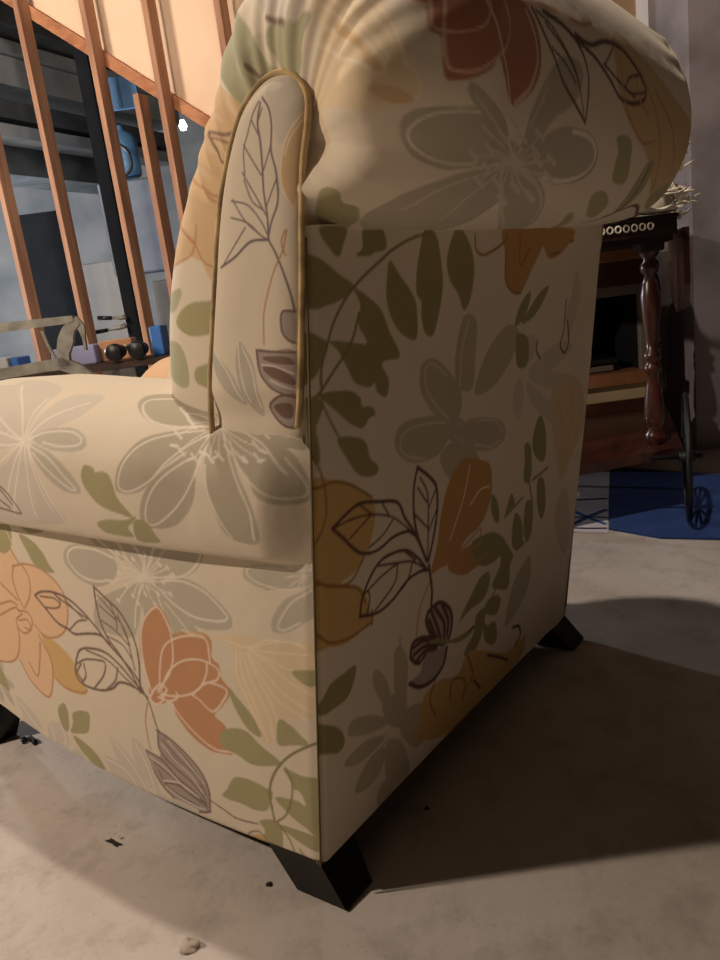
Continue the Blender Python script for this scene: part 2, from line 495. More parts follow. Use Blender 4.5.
["gl",0,492,24,399,58,383,31,361,25,443,-12],
["gl",0,752,138,717,131,679,98,685,49,783,29,746,95],
["gl",0,650,101,621,118,591,118,581,100,597,69,653,56,658,77],
["gl",0,579,72,539,72,563,29,599,27],
["gl",0,353,73,318,67,268,70,235,63,292,17,346,10,377,21],
["lt",30,431,135,395,103,361,55],
["lt",28,365,150,347,109,343,57],
["lt",31,472,88,417,81,378,46],
["lt",35,637,102,637,84,640,69],
["lt",34,597,114,593,91,604,70],
["lt",38,740,125,708,95,674,73],
["lt",35,356,65,320,47,262,43],
["ol",0,585,158,563,171,556,158,568,119,586,108,595,127,593,146],
["ol",0,542,155,513,169,485,172,490,152,506,128,535,117,567,111,549,135],
["ol",0,562,106,526,101,495,86,481,61,507,58,533,69,553,86],
["fe",0,250,21,199,46,201,25,241,14]],"arm":[["gl",0,670,300,632,307,574,304,563,326,426,297,418,260,431,210,462,196,504,190,549,190],
["gl",0,420,203,400,251,369,281,300,284,311,243,359,219],
["gr",0,411,200,371,216,313,220,281,205,285,190,329,184,379,189],
["gr",0,411,191,358,181,317,158,293,134,298,124,335,127,372,147,404,174],
["gl",0,457,181,419,181,388,134,374,104,350,75,447,56,518,53,595,71,556,130,480,157],
["gl",0,550,194,507,200,438,192,501,175,546,170],
["lt",27,424,195,380,210,322,215,292,206,298,196,336,192,381,195],
["lt",28,422,190,364,174,325,147,302,129,322,132,365,155,404,178],
["lt",32,434,191,467,147,497,105],
["lt",32,434,191,453,140,500,70],
["lt",31,430,191,421,143,431,73],
["lt",30,421,188,395,134,375,88],
["lt",30,417,184,383,131,355,76],
["lt",32,435,194,469,241,547,302],
["lt",32,431,195,434,234,424,270],
["lt",31,439,194,481,207,522,226],
["lt",31,437,190,473,184,517,182],
["lt",31,438,192,485,199,532,206],
["lt",30,425,199,383,234,316,267],
["lt",31,437,190,487,164,528,143],
["dk",37,540,131,514,118,491,103,476,76,517,78,568,83],
["dk",36,535,123,511,108,492,89],
["dk",37,549,110,527,95,504,83],
["gb",0,220,276,218,298,167,307,86,287,46,257,82,249,137,239,181,249],
["gb",0,212,143,206,168,189,195,163,218,109,236,63,246,68,217,97,199,127,174,154,146,183,135,207,136],
["gb",0,67,192,69,151,81,121,113,93,152,84,172,90,170,112,154,143,127,171,96,194,54,233],
["gb",0,55,189,49,154,40,118,25,83,-15,77,-21,117,-13,153,-3,174,13,209,39,247,54,227],
["gb",0,36,247,7,202,-15,178,-24,154,-44,139,-67,138,-80,155,-80,178,-69,216,-43,241,-4,259,27,257],
["gb",0,47,253,67,310,21,304,-35,279,-71,270,-81,229,-51,231,-2,250],
["lt",30,47,253,112,241,164,245,201,267,205,286,164,295],
["lt",26,52,241,91,210,119,185,144,158,182,139,204,143,199,168,180,196,153,215,114,229,69,241],
["lt",25,57,214,73,165,100,126,138,96,162,91,158,116,142,144,118,168,79,196],
["lt",24,53,189,49,154,36,114,22,83],
["lt",24,35,238,15,201,-3,160,-14,124,-11,83],
["lt",20,23,231,1,195,-21,169,-46,149,-68,148,-77,161,-72,184,-59,211],
["lt",24,6,249,-33,227,-60,185],
["lt",27,47,253,3,257,-73,251],
["lt",17,47,253,84,244,110,229],
["lt",31,121,237,101,223],
["lt",16,47,253,76,229,98,206],
["lt",30,106,212,89,199],
["lt",15,47,253,61,223,71,197],
["lt",30,79,203,63,190],
["lt",15,47,253,48,224,48,201],
["lt",30,56,207,40,194],
["lt",15,47,253,39,225,32,205],
["lt",30,41,211,25,199],
["lt",15,47,253,21,225,0,207],
["lt",29,8,214,-7,201],
["lt",15,47,253,5,224,-26,209],
["lt",28,-19,216,-32,202],
["lt",16,47,253,8,235,-20,227],
["lt",30,-12,235,-28,220],
["lt",17,47,253,4,247,-25,251],
["lt",32,-14,259,-34,243],
["lt",17,47,253,90,266,123,268],
["lt",36,138,278,110,260],
["lt",18,47,253,81,275,113,289],
["lt",39,130,301,97,279],
["lt",18,47,253,73,279,102,302],
["lt",41,121,314,86,291],
["lt",18,47,253,62,281,87,310],
["lt",43,106,323,70,298],
["lt",18,47,253,46,276,59,304],
["lt",41,76,316,42,294],
["lt",17,47,253,76,255,96,250],
["lt",33,109,258,85,242],
["lt",16,47,253,32,230,20,215],
["lt",30,29,222,12,209],
["lt",45,115,212,105,211],
["lt",45,65,207,54,204],
["lt",43,-4,208,-11,201],
["lt",41,-27,205,-35,207],
["lt",44,82,193,73,197],
["lt",44,40,201,35,205],
["lt",42,-29,222,-36,218],
["ol",0,285,160,277,169,258,166,255,160,237,163,221,156,210,127,187,100,208,101,253,111,279,132,287,149],
["ol",0,275,80,246,89,206,93,180,102,192,90,206,80,204,64,235,62,267,65],
["ol",0,184,96,162,93,156,73,155,59,197,56,197,75]],"pill":[["gl",0,-103,1001,-118,1006,-134,1005,-146,994,-148,979,-146,974,-134,967,-121,954,-111,951,-109,981],
["sc",0,-147,977,-142,949,-133,927,-126,912,-115,891,-109,907,-109,924,-115,941,-124,956,-136,968],
["fs",15,-146,976,-136,967,-124,956,-115,941,-109,924,-109,907,-115,891],
["fs",14,-147,975,-138,964,-126,953,-117,939],
["vl",23,-99,995,-106,984,-107,968,-102,946,-104,925,-101,899,-89,880,-81,864],
["vl",25,-96,991,-90,974,-90,956,-88,933,-85,909,-85,887,-82,863],
["vl",18,-94,993,-84,982,-74,966,-66,953,-63,930],
["vl",17,-82,978,-89,963],
["vl",18,-67,958,-76,942,-85,926],
["vl",17,-98,986,-90,974],
["vl",17,-103,951,-89,930],
["vl",17,-104,920,-85,895],
["vl",18,-60,933,-73,909,-84,887],
["vl",18,-61,926,-68,904,-81,893],
["vl",18,-40,910,-54,887,-72,870,-81,864],
["vl",18,-38,909,-61,901,-75,884,-82,868],
["vl",18,-34,893,-57,884,-72,870],
["vl",25,-82,863,-88,850,-93,832,-97,809,-98,788],
["vl",29,-81,864,-57,865,-32,853,-6,845],
["vl",18,-53,880,-29,861,-8,845],
["po",19,-105,870,-97,851,-83,833,-69,809,-60,789,-54,758],
["po",18,-103,870,-97,859,-99,846],
["gr",0,38,760,14,743,-3,722,-10,692,11,705,29,729],
["gr",0,-16,763,-26,757,-35,732,-30,679,-12,695,-7,733],
["lt",20,29,757,8,731,-6,698],
["lt",19,-16,762,-13,733,-17,695],
["lt",18,-21,759,-31,729,-29,689],
["pl",0,-42,753,-64,751,-90,747,-78,698,-68,702,-53,712,-42,729],
["pl",0,-43,691,-61,701,-79,701,-67,663,-55,667,-44,678],
["pl",0,-84,790,-98,789,-92,757,-85,761,-80,772],
["dk",26,-42,753,-64,750,-90,747],
["dk",27,-42,753,-42,729,-53,712,-68,702,-78,698],
["dk",27,-79,701,-61,701,-43,691,-44,678,-55,666,-67,663],
["dk",24,-98,789,-84,790,-80,772,-85,761,-92,757],
["dk",0,-49,745,-78,744,-86,739,-85,734,-58,739],
["dk",0,-48,735,-70,731,-83,720,-82,712,-64,719,-51,727],
["dk",0,-47,689,-61,693,-71,690,-66,675,-54,676],
["wh",14,-46,737,-64,734,-85,724],
["wh",14,-54,720,-69,712,-81,707]],"body":[["sc",0,656,6,679,-91,715,-145,723,-163,1446,-153,515,-170,468,-146,478,-124,441,-70,450,12,531,12,589,12,632,12],
["po",29,549,-8,558,-115,563,-138,589,-163],
["po",27,560,-103,554,-133,570,-159],
["dk",40,619,-84,639,-122,682,-154],
["dk",39,619,-84,615,-120,608,-134,640,-161],
["dk",24,620,-101,634,-130,659,-155],
["og",0,670,6,722,-110,747,-136,784,-153,738,-155,710,-138,693,-107,660,6],
["po",30,511,-115,487,-121,465,-111,437,-58],
["po",24,490,-120,472,-142,476,-167],
["po",47,493,14,492,-77,489,-118],
["ol",0,377,-96,405,-122,421,-148,430,-166,391,-168,367,-138,367,-108],
["og",0,376,12,414,-84,422,-105,406,-104,383,-79],
["og",0,335,-51,348,-101,330,-123,294,-126,289,-97,301,-51],
["ol",0,320,-138,335,-154,344,-168,304,-168,302,-141],
["og",0,734,22,733,20,759,-70,801,-123,853,-146,788,-142,725,-146,711,-134,685,-66,677,6,702,12,722,17],
["og",0,818,-128,834,-119,907,-127,947,-127,967,-129,954,-139,954,-152,871,-148],
["cr",0,739,20,780,-89,808,-122,843,-142,889,-150,817,-139,791,-117,759,-70],
["gl",0,802,-76,924,-117,942,-127,918,-131,834,-116,811,-104],
["dk",35,815,-108,843,-119,900,-131],
["dk",0,760,-123,782,-137,803,-143,782,-141,760,-129],
["fe",0,939,-115,957,-117,1029,-103,1082,-97,1114,-93,1131,-88,1157,-83,1172,-88,1174,-103,1172,-124,1117,-154,1034,-158,998,-150,1006,-138,975,-128],
["fs",16,973,-123,1025,-123,1086,-114,1130,-102],
["fs",15,979,-119,1045,-117,1104,-105,1126,-100],
["fs",15,1008,-114,1065,-106,1105,-98],
["fs",15,1035,-106,1088,-97,1121,-92,1137,-91],
["fs",17,998,-131,1055,-126,1117,-110],
["fs",18,994,-139,1071,-132,1128,-112],
["fs",14,1132,-91,1149,-84,1164,-84,1172,-88],
["fs",17,1016,-130,1085,-120,1125,-109],
["sc",0,1148,-115,1151,-105,1161,-95,1172,-89,1174,-98,1165,-109],
["sc",0,1009,-127,1043,-123,1087,-115,1110,-111,1085,-120,1032,-129],
["sc",0,1066,-121,1098,-113,1131,-105,1135,-108,1107,-116],
["gb",0,1196,-101,1186,-97,1180,-85,1181,-56,1185,-25,1207,10,1225,23,1234,-27,1241,-57,1239,-78,1230,-93,1214,-100],
["gb",0,1360,-67,1289,-81,1248,-54,1234,-12,1229,48,1262,72,1296,71,1355,93,1421,100,1420,24],
["gb",0,1160,-45,1183,-11,1219,39,1177,70,1125,156,1126,229,1157,215,1184,132,1213,79,1199,-10,1179,-43],
["gb",0,1225,15,1228,63,1240,138,1262,209,1298,283,1356,385,1419,472,1307,161,1256,42],
["gb",0,1224,43,1241,159,1245,213,1240,290,1225,331,1206,324,1190,286,1184,219,1189,151,1202,103],
["lt",21,1186,-37,1185,-60,1189,-83,1202,-95,1219,-93,1231,-79,1235,-59,1232,-34],
["lt",48,1238,153,1241,221,1233,288,1217,318,1201,305,1191,266,1189,206],
["gl",34,1342,273,1269,71,1235,17],
["gl",37,1231,67,1248,149,1274,225,1313,294],
["gl",16,1172,-41,1188,-25,1212,4],
["gl",26,1140,118,1162,108,1191,66],
["gl",22,1225,29,1257,-48,1308,-65],
["gl",27,1230,20,1265,-16,1309,-10],
["gl",29,1226,37,1226,80,1223,115],
["gl",44,1219,97,1228,134],
["gl",30,1226,37,1234,106,1236,170],
["gl",48,1232,148,1242,193],
["gl",29,1226,37,1236,77,1242,119],
["gl",46,1237,98,1247,142],
["gl",30,1226,37,1246,86,1263,155],
["gl",53,1256,127,1269,185],
["gl",29,1226,37,1240,54,1253,84],
["gl",47,1247,62,1258,108],
["gl",29,1226,37,1247,40,1269,76],
["gl",51,1262,50,1276,105],
["gl",28,1226,37,1238,21,1249,22],
["gl",43,1244,2,1254,43],
["gl",22,1226,37,1237,-5,1251,-16],
["gl",32,1246,-25,1256,-4],
["gl",22,1226,37,1229,-1,1234,-17],
["gl",30,1230,-25,1239,-8],
["gl",19,1226,37,1223,-16,1225,-38],
["gl",25,1220,-44,1229,-32],
["gl",22,1226,37,1220,-2,1217,-21],
["gl",27,1213,-28,1221,-14],
["gl",20,1226,37,1211,-6,1202,-27],
["gl",25,1198,-33,1206,-21],
["gl",26,1226,37,1214,18,1205,-2],
["gl",33,1201,-10,1209,11],
["gl",26,1226,37,1207,32,1192,21],
["gl",37,1188,10,1195,33],
["gl",27,1226,37,1214,47,1203,50],
["gl",39,1200,36,1207,64],
["gl",27,1226,37,1212,75,1197,98],
["gl",41,1194,84,1201,114],
["gl",28,1226,37,1221,73,1213,98],
["gl",42,1209,82,1218,115],
["gl",29,1226,37,1225,102,1220,155],
["gl",45,1215,137,1224,175],
["rd",0,1071,-72,1088,-75,1111,-73,1121,-65,1151,-66,1159,-62,1159,-44,1152,-22,1142,-7,1166,3,1177,15,1174,36,1160,74,1142,95,1119,100,1100,88,1084,58,1075,44],
["rd",0,1072,-70,1016,-93,1004,-72,947,263,1013,259,1077,56],
["rl",20,1077,-71,1102,-72,1110,-70,1116,-62,1120,-46,1116,-25,1103,-17,1088,-18],
["rl",21,1080,-60,1119,-63,1146,-62,1152,-54,1152,-34,1139,-7,1125,14,1107,20,1088,1],
["rl",31,1091,-24,1115,-9,1134,-2,1154,6,1176,12],
["rl",36,1093,63,1112,85,1134,89,1159,65,1175,23],
["rl",19,1049,-88,1073,-83,1087,-72],
["gs",0,1072,374,1085,499,1108,655,1136,812,1174,898,1229,900,1271,897,1305,892,1243,712,1213,626,1186,516,1165,427,1132,371],
["dd",41,1088,81,1109,114,1125,137,1145,163,1156,187,1178,246],
["dd",46,1087,114,1094,180,1108,226,1130,250,1156,251,1178,246],
["dd",48,1087,114,1091,165,1102,219,1112,279,1129,337,1144,382,1146,442],
["dd",58,1097,212,1101,264,1090,329,1089,395,1099,449,1112,489,1127,514,1139,493,1146,442],
["dd",29,1097,117,1116,173,1140,213,1171,239],
["dd",28,1089,92,1099,139,1125,196,1147,222],
["dd",28,1118,134,1129,175,1145,208],
["dd",35,1093,361,1114,320],
["dd",36,1115,313,1128,381,1138,453],
["dd",38,1131,404,1118,430,1109,490],
["dd",38,1131,398,1135,440,1127,514],
["po",46,1086,58,1081,109,1081,187,1083,237,1077,282],
["po",42,1093,383,1145,405,1171,462,1185,527,1179,594],
["po",49,1104,486,1143,567,1188,643,1243,726],
["po",53,1119,566,1159,691,1210,787],
["po",43,1152,528,1139,480,1118,460],
["ol",0,1186,387,1181,432,1188,467,1207,491,1232,522,1239,502,1234,445,1214,417,1202,414],
["ol",0,1293,490,1258,396,1249,435,1262,503,1281,542,1301,558],
["ol",0,1295,636,1261,589,1231,581,1208,591,1201,633,1229,656,1267,654],
["ol",0,1427,686,1293,392,1298,443,1325,504,1430,735],
["ol",0,1260,747,1239,778,1227,860,1260,898,1297,894],
["dd",62,1322,581,1295,636,1252,624,1209,617],
["dd",65,1300,613,1272,687,1282,770,1322,889],
["ol",0,1361,-119,1337,-126,1324,-118,1342,-102,1334,-92,1349,-78,1395,-41,1419,-28,1422,-53,1403,-85]],"back":[["ob",0,-1,843,13,842,33,833,54,821,80,807,62,796,28,790,10,789,-3,800],
["ob",0,20,869,66,869,59,849,52,839,38,847],
["ob",0,98,868,132,868,142,846,119,841,105,838,82,840,95,847],
["ob",0,148,832,170,814,193,795,207,776,209,735,182,740,160,756,144,781,142,804],
["ob",0,226,867,253,857,266,824,271,792,259,752,247,733,228,739,219,762,219,778,207,791,209,823],
["ob",0,303,866,323,861,349,833,355,803,345,770,328,758,313,779,289,801,280,829],
["ob",0,78,806,114,789,134,774,149,749,171,717,133,715,147,692,142,672,123,681,117,694,108,689,79,700,65,719,48,741,33,753,71,747,103,742,87,764,90,786],
["ob",0,1,764,18,759,32,749,19,729,6,712,-1,713],
["st",41,238,861,192,854,154,843,134,834,90,813,62,794,40,769,28,744,19,724,19,702],
["st",41,88,777,71,744,39,718,10,694],
["ob",0,11,698,38,697,70,692,89,681,93,670,113,665,119,654,106,652,93,643,69,654,46,672,20,691],
["ob",0,45,641,78,636,100,624,108,603,125,588,121,578,103,580,83,589,64,611],
["ob",0,3,696,14,693,23,685,12,664,15,629,11,617,6,643,4,666],
["ob",37,18,691,31,668,50,640],
["gf",0,324,745,349,751,368,734,365,685,359,645,317,652,307,693],
["gf",0,368,633,381,668,416,702,468,723,509,708,491,674,432,637],
["gf",0,217,693,229,703,254,703,294,678,330,636,312,602,265,620,236,644,220,666],
["gf",0,161,604,166,625,195,632,270,622,312,602,291,580,259,566,209,570,178,585],
["gf",0,341,598,420,589,470,568,473,541,425,536,353,556],
["gf",0,272,566,328,574,393,528,363,504,303,521],
["gh",0,552,638,618,662,712,670,742,652,673,630,587,619],
["gh",0,561,626,637,625,766,597,760,575,642,596],
["gh",0,546,622,607,595,690,543,653,536,576,580],
["gh",0,521,633,541,602,530,565,501,584,501,617],
["gh",0,527,645,516,675,544,699,577,687,565,659],
["gl",32,297,610,259,639,233,667,232,693,252,696,284,675],
["gl",32,298,607,232,619,184,618,173,602,191,584,233,570],
["gl",35,344,743,326,704,323,655],
["gl",41,459,544,424,542,374,557],
["gl",41,387,592,441,579,464,559],
["gb",37,321,588,337,583,351,581],
["gb",44,338,591,364,571],
["gb",37,321,588,335,580,349,575],
["gb",44,336,586,362,565],
["gb",37,321,588,331,579,342,572],
["gb",43,329,582,354,561],
["gb",36,321,588,325,579,331,571],
["gb",43,319,582,344,561],
["gb",36,321,588,318,581,319,574],
["gb",42,307,584,331,563],
["gb",36,321,588,312,583,308,578],
["gb",42,296,588,320,568],
["gb",36,321,588,308,587,299,584],
["gb",41,287,594,310,574],
["gb",35,321,588,305,591,293,591],
["gb",41,282,601,305,581],
["gb",35,321,588,306,594,293,597],
["gb",41,282,607,305,587],
["gb",35,321,588,309,596,298,602],
["gb",41,286,611,309,592],
["gb",36,321,588,314,597,306,604],
["gb",41,294,613,318,594],
["gb",36,321,588,321,596,317,603],
["gb",42,305,613,329,593],
["gb",36,321,588,327,594,329,600],
["gb",42,317,610,342,590],
["gb",36,321,588,333,591,340,595],
["gb",43,328,605,353,584],
["gb",37,321,588,336,587,348,588],
["gb",43,335,598,361,578],
["gd",0,1,589,35,594,64,584,92,566,114,549,118,518,104,483,87,468,67,461,47,459,77,445,95,430,108,399,111,374,87,374,56,371,26,381,-4,406],
["gk",35,4,591,35,592,68,580,112,551],
["gk",27,6,632,14,612,22,586,23,556,13,534,6,521],
["gk",37,5,479,28,462,67,453,95,475],
["gk",38,8,473,47,455,83,437,98,411],
["gk",39,111,377,66,375,26,387,6,407],
["gk",42,113,394,113,373],
["br",0,308,527,345,543,393,528,428,511,438,475,432,443,404,417,356,408,327,386,283,389,258,391,272,430,278,467,290,502],
["br",0,306,385,357,395,469,376,485,341,406,346,362,347,323,365],
["ob",0,374,394,449,390,502,357,487,333,420,340],
["po",35,348,536,328,490,302,443,294,398],
["po",37,419,492,373,469,344,437,311,400],
["po",38,312,391,373,403,405,412,401,384,342,393],
["po",39,329,365,378,356,439,358],
["fs",29,361,528,344,478,309,425],
["fs",31,428,476,398,478,367,463],
["dd",52,215,563,207,537,208,500,218,464,243,417],
["dd",56,215,563,247,540,265,520,269,485,262,449,250,414],
["dd",49,34,535,58,544,87,550,129,540,168,527,186,500,206,476,233,436,247,412],
["dd",48,34,535,53,517,87,485,124,475,158,481,193,478,213,465],
["dd",35,222,547,242,516,246,462,247,416],
["dd",34,216,534,241,505],
["dd",35,265,520,246,496],
["dd",34,211,496,246,465],
["dd",35,267,486,248,461],
["dd",29,39,535,67,535,108,529,157,510,199,478],
["dd",29,87,548,116,525],
["dd",30,132,539,150,514],
["dd",29,67,511,87,519,108,527],
["dd",31,105,485,135,492,158,506],
["dd",60,251,406,262,362,262,337,262,287],
["dd",49,87,396,92,421,114,448,141,459,188,452,220,429,246,401],
["dd",53,87,396,125,385,160,389,196,404,228,405,249,399],
["dd",34,99,425,136,435,170,439],
["dd",36,124,453,170,440,207,428,244,403],
["dd",35,170,439,164,413,120,390],
["dd",37,207,427,196,404,172,393],
["dd",37,185,453,214,428],
["dd",33,103,427,108,414,102,393],
["po",34,254,377,231,347,223,303],
["pl",0,252,329,266,335,291,329,320,304,328,274,318,252,294,257,270,279,250,314],
["pl",0,209,275,215,296,248,290,282,266,283,255,242,267,233,254],
["pl",0,250,259,283,253,316,240,307,212,276,201,239,209,209,231,237,235],
["dd",72,253,329,269,333,291,329,320,304,328,274,318,252,294,256,270,279,250,314,253,329],
["dd",74,273,328,302,290,305,258],
["dd",73,263,327,283,290,297,260],
["dd",72,257,315,273,286,289,261],
["dd",75,295,322,315,289,314,262],
["dd",70,209,275,215,296,248,290,282,266,283,255],
["dd",69,209,275,222,260,236,252],
["dd",70,217,288,248,285,278,264],
["dd",71,218,275,249,274,282,258],
["dd",71,229,261,249,265,279,255],
["dd",71,250,259,236,253],
["dd",75,316,240,307,212,276,201,239,209,209,231],
["dd",49,313,251,359,232,400,236,437,226],
["ob",0,7,292,9,310,25,328,55,330,77,330,76,312,60,290,29,289],
["gf",0,168,307,187,303,203,265,202,207,206,187,179,203,167,260],
["gf",0,115,295,127,297,151,264,167,205,140,237,121,268],
["gf",0,60,236,71,249,116,231,160,195,117,202,71,223],
["gf",0,52,189,65,197,105,197,148,176,117,168,76,173],
["gf",0,76,127,88,149,117,164,148,157,140,123,106,115],
["gf",0,151,163,188,145,212,98,214,64,157,89],
["gf",0,186,181,220,188,260,165,278,127,240,99,195,145],
["gf",0,140,237,184,230,199,191,187,168,153,196],
["gb",33,65,235,87,232,147,196],
["gb",34,59,189,93,185,148,179],
["gb",36,88,132,117,151,154,170],
["gb",38,161,162,169,121,167,91],
["gb",39,188,145,197,103],
["gb",39,193,168,221,170,253,162],
["gb",35,121,276,146,230,166,189],
["gb",37,180,322,183,242,176,187],
["ob",0,-18,290,29,265,49,243,53,221,38,217,18,229,-19,244],
["gf",0,144,98,191,75,192,51,132,66],
["ob",0,492,361,541,315,531,300,531,256,487,271,463,288,489,316],
["ob",0,392,304,415,321,447,319,452,293,431,274,387,274,353,268,369,287],
["ob",0,439,247,442,260,468,266,502,248,494,222,464,230],
["ob",0,436,234,457,214,487,208,500,170,484,163,452,186],
["ob",0,411,254,445,251,432,197,399,184,375,199,406,224],
["ob",0,544,343,564,319,590,324],
["ob",58,278,271,359,232,418,237,477,273,517,324],
["ob",53,263,275,325,246,383,234],
["gd",0,255,186,300,189,358,167,388,194,445,171,542,118,608,113,631,113,616,70,451,66,353,62,246,109,243,157],
["gk",50,337,131,342,166,386,142,382,105],
["gk",45,284,197,271,168,290,129],
["gk",51,389,189,414,138,389,121],
["gf",0,530,186,550,253,588,278,619,286,630,231,593,194,543,175],
["dd",61,567,159,596,148,606,124,586,112],
["dd",58,467,150,522,118,557,94],
["dd",54,420,124,447,94],
["ob",0,440,459,463,438,474,403,458,405,440,432],
["ob",0,537,396,566,373,578,331,559,317,533,337,529,376],
["ob",0,592,403,613,387,617,337,598,318,578,350,577,398],
["ob",0,625,431,656,423,674,368,659,344,633,381],
["ob",0,614,553,645,520,654,471,636,463,596,490,590,523],
["ob",0,556,513,581,507,594,463,587,436,562,449,561,481],
["ob",0,495,403,514,438,532,416,524,405],
["ob",66,602,438,669,443],
["ob",60,495,403,563,416],
["ob",64,585,442,611,388],
["gq",0,664,588,744,602,823,565,843,476,786,428,746,398,701,469,660,548],
["go",45,691,574,731,501,748,407],
["go",46,747,588,771,511,756,436],
["go",47,815,552,819,481,783,439],
["gh",0,769,376,825,289,812,215,756,268,730,341],
["ob",0,491,719,508,749,544,768,541,746,520,725],
["ob",0,516,720,546,742,582,763,619,771,595,746,558,725],
["ob",0,499,702,517,705,542,695,551,674,543,650,507,655],
["br",0,445,864,598,862,582,832,548,803,508,767,479,772,454,790,448,829],
["br",0,588,859,714,857,682,829,625,813,595,824],
["gh",0,716,740,739,789,764,745,746,702,719,669,706,706],
["gk",38,355,856,360,836,386,829,439,842,454,854],
["gk",42,451,829,454,790,479,771,507,768],
["gk",43,497,853,503,809,535,834],
["gk",49,712,840,697,838],
["gk",49,614,820,656,822],
["dd",45,699,741,698,690,685,665,712,648,724,669,712,705],
["dd",42,583,686,580,670,598,653]]}
PCOL = {'cr': 'dccfb9', 'gr': 'bcb4a2', 'gl': 'cec4b4', 'lt': 'e6dccb', 'gb': 'b3a994', 'ol': 'a59e74', 'ob': '938a5c', 'og': 'adaa8a', 'oR': 'c49068', 'oL': 'ecd4bf', 'rd': 'aa725a', 'rl': 'dfbfa4', 'pe': 'e6c09a', 'po': 'bb8a62', 'dk': '7a6256', 'pl': 'a89a90', 'fe': 'e0cba9', 'fs': 'eddcc0', 'go': 'd2b074', 'gd': 'c9a465', 'gk': '966f35', 'dd': '5c3a34', 'lk': 'd3c8b2', 'st': '857c52', 'br': 'b98a50', 'gf': 'b5aa90', 'sc': 'd4b48a', 'vl': '77686a', 'wh': 'e2d9ca', 'gs': 'c8ac7c', 'gh': 'cabea6', 'gq': 'd3bd96'}
class Canvas:
    """fabric print drawn in panel coordinates (metres)"""
    def __init__(s, u0, v0, u1, v1, res=.0013):
        s.u0, s.v0, s.res = u0, v0, res
        s.W = int((u1 - u0) / res) + 2; s.H = int((v1 - v0) / res) + 2
        s.a = np.empty((s.W, s.H, 3), np.float32); s.a[:] = srgb(PCOL['cr'])
    def _bb(s, P, m):
        lo = np.floor((P.min(0) - m - [s.u0, s.v0]) / s.res).astype(int); hi = np.ceil((P.max(0) + m - [s.u0, s.v0]) / s.res).astype(int) + 1
        return max(lo[0], 0), max(lo[1], 0), min(hi[0], s.W), min(hi[1], s.H)
    def _grid(s, b):
        U = s.u0 + np.arange(b[0], b[2]) * s.res; V = s.v0 + np.arange(b[1], b[3]) * s.res
        return np.meshgrid(U, V, indexing='ij')
    def _blend(s, b, al, col):
        sub = s.a[b[0]:b[2], b[1]:b[3]]; sub += al[..., None] * (np.array(col, np.float32) - sub)
    def fill(s, P, col):
        b = s._bb(P, .002)
        if b[0] >= b[2] or b[1] >= b[3]: return
        U, V = s._grid(b); al = np.zeros(U.shape, np.float32)
        x0, y0 = P[:, 0], P[:, 1]; x1, y1 = np.roll(x0, -1), np.roll(y0, -1)
        for o1, o2 in ((-.25, -.25), (.25, .25), (-.25, .25), (.25, -.25)):
            ins = np.zeros(U.shape, bool); X = U + o1 * s.res; Y = V + o2 * s.res
            for a, c, d, e in zip(x0, y0, x1, y1):
                if c == e: continue
                m = (c > Y) != (e > Y)
                ins ^= m & (X < (d - a) * (Y - c) / (e - c) + a)
            al += ins * .25
        s._blend(b, al, col)
    def stroke(s, P, w, col):
        for k in range(0, len(P) - 1, 6):
            Q = P[k:k + 7]
            if len(Q) < 2: continue
            b = s._bb(Q, w + .003)
            if b[0] >= b[2] or b[1] >= b[3]: continue
            U, V = s._grid(b); D = np.full(U.shape, 9.)
            for p, q in zip(Q[:-1], Q[1:]):
                e = q - p; L = max(e @ e, 1e-12); t = np.clip(((U - p[0]) * e[0] + (V - p[1]) * e[1]) / L, 0, 1)
                D = np.minimum(D, np.hypot(U - p[0] - t * e[0], V - p[1] - t * e[1]))
            s._blend(b, np.clip((w / 2 - D) / s.res + .5, 0, 1).astype(np.float32), col)
    def draw(s, items):
        for it in items:
            col = srgb(PCOL[it[0]]); P = np.array(it[2:], float).reshape(-1, 2) / 1000
            if it[1] == 0: 
                Q, _ = catmull(P, max(24, len(P) * 6), True); s.fill(Q, col)
            else:
                if len(P) > 2: P, _ = catmull(P, len(P) * 6)
                s.stroke(P, max(it[1] / 1e4, .0009), col)
    def sample(s, UV):
        x = np.clip((UV[..., 0] - s.u0) / s.res, 0, s.W - 1.001); y = np.clip((UV[..., 1] - s.v0) / s.res, 0, s.H - 1.001)
        i, j = x.astype(int), y.astype(int); fx, fy = (x - i)[..., None], (y - j)[..., None]
        a = s.a
        return (a[i, j] * (1 - fx) + a[i + 1, j] * fx) * (1 - fy) + (a[i, j + 1] * (1 - fx) + a[i + 1, j + 1] * fx) * fy
def generic(cv, u0, v0, u1, v1, step=.20, seed=1):
    """the same kinds of bloom, repeated over stretches the photo does not show"""
    r = random.Random(seed); k = 0
    u = u0 + step / 2
    while u < u1:
        v = v0 + step / 2 + (step / 2 if k % 2 else 0) * .5
        while v < v1:
            kind = r.choice(['gr', 'pe', 'ol', 'oR', 'gb']); R_ = step * r.uniform(.32, .42); a0 = r.uniform(0, 6.28); cu, cw = u + r.uniform(-.02, .02), v + r.uniform(-.02, .02)
            n = 7 if kind in ('gr', 'gb', 'pe') else 5
            for i in range(n):
                a = a0 + (i * 2 * math.pi / n if kind != 'ol' else (i - 2) * .55); e = np.array([math.cos(a), math.sin(a)]); f = np.array([-e[1], e[0]])
                c = np.array([cu, cw]); P = np.array([c + e * R_ * t + f * R_ * w_ for t, w_ in ((.1, 0), (.4, .17), (.75, .2), (1, .02), (.75, -.18), (.4, -.15))])
                if kind == 'ol': P = P + (i - 2) * .3 * R_ * f * 0 + e * .15 * R_
                Q, _ = catmull(P, 30, True); cv.fill(Q, srgb(PCOL[kind])); cv.stroke(Q * .88 + (c + e * R_ * .55) * .12, .0014, srgb(PCOL['lt' if kind != 'pe' else 'po'])) if kind != 'ol' else None
            v += step
        u += step; k += 1
_cv = {}
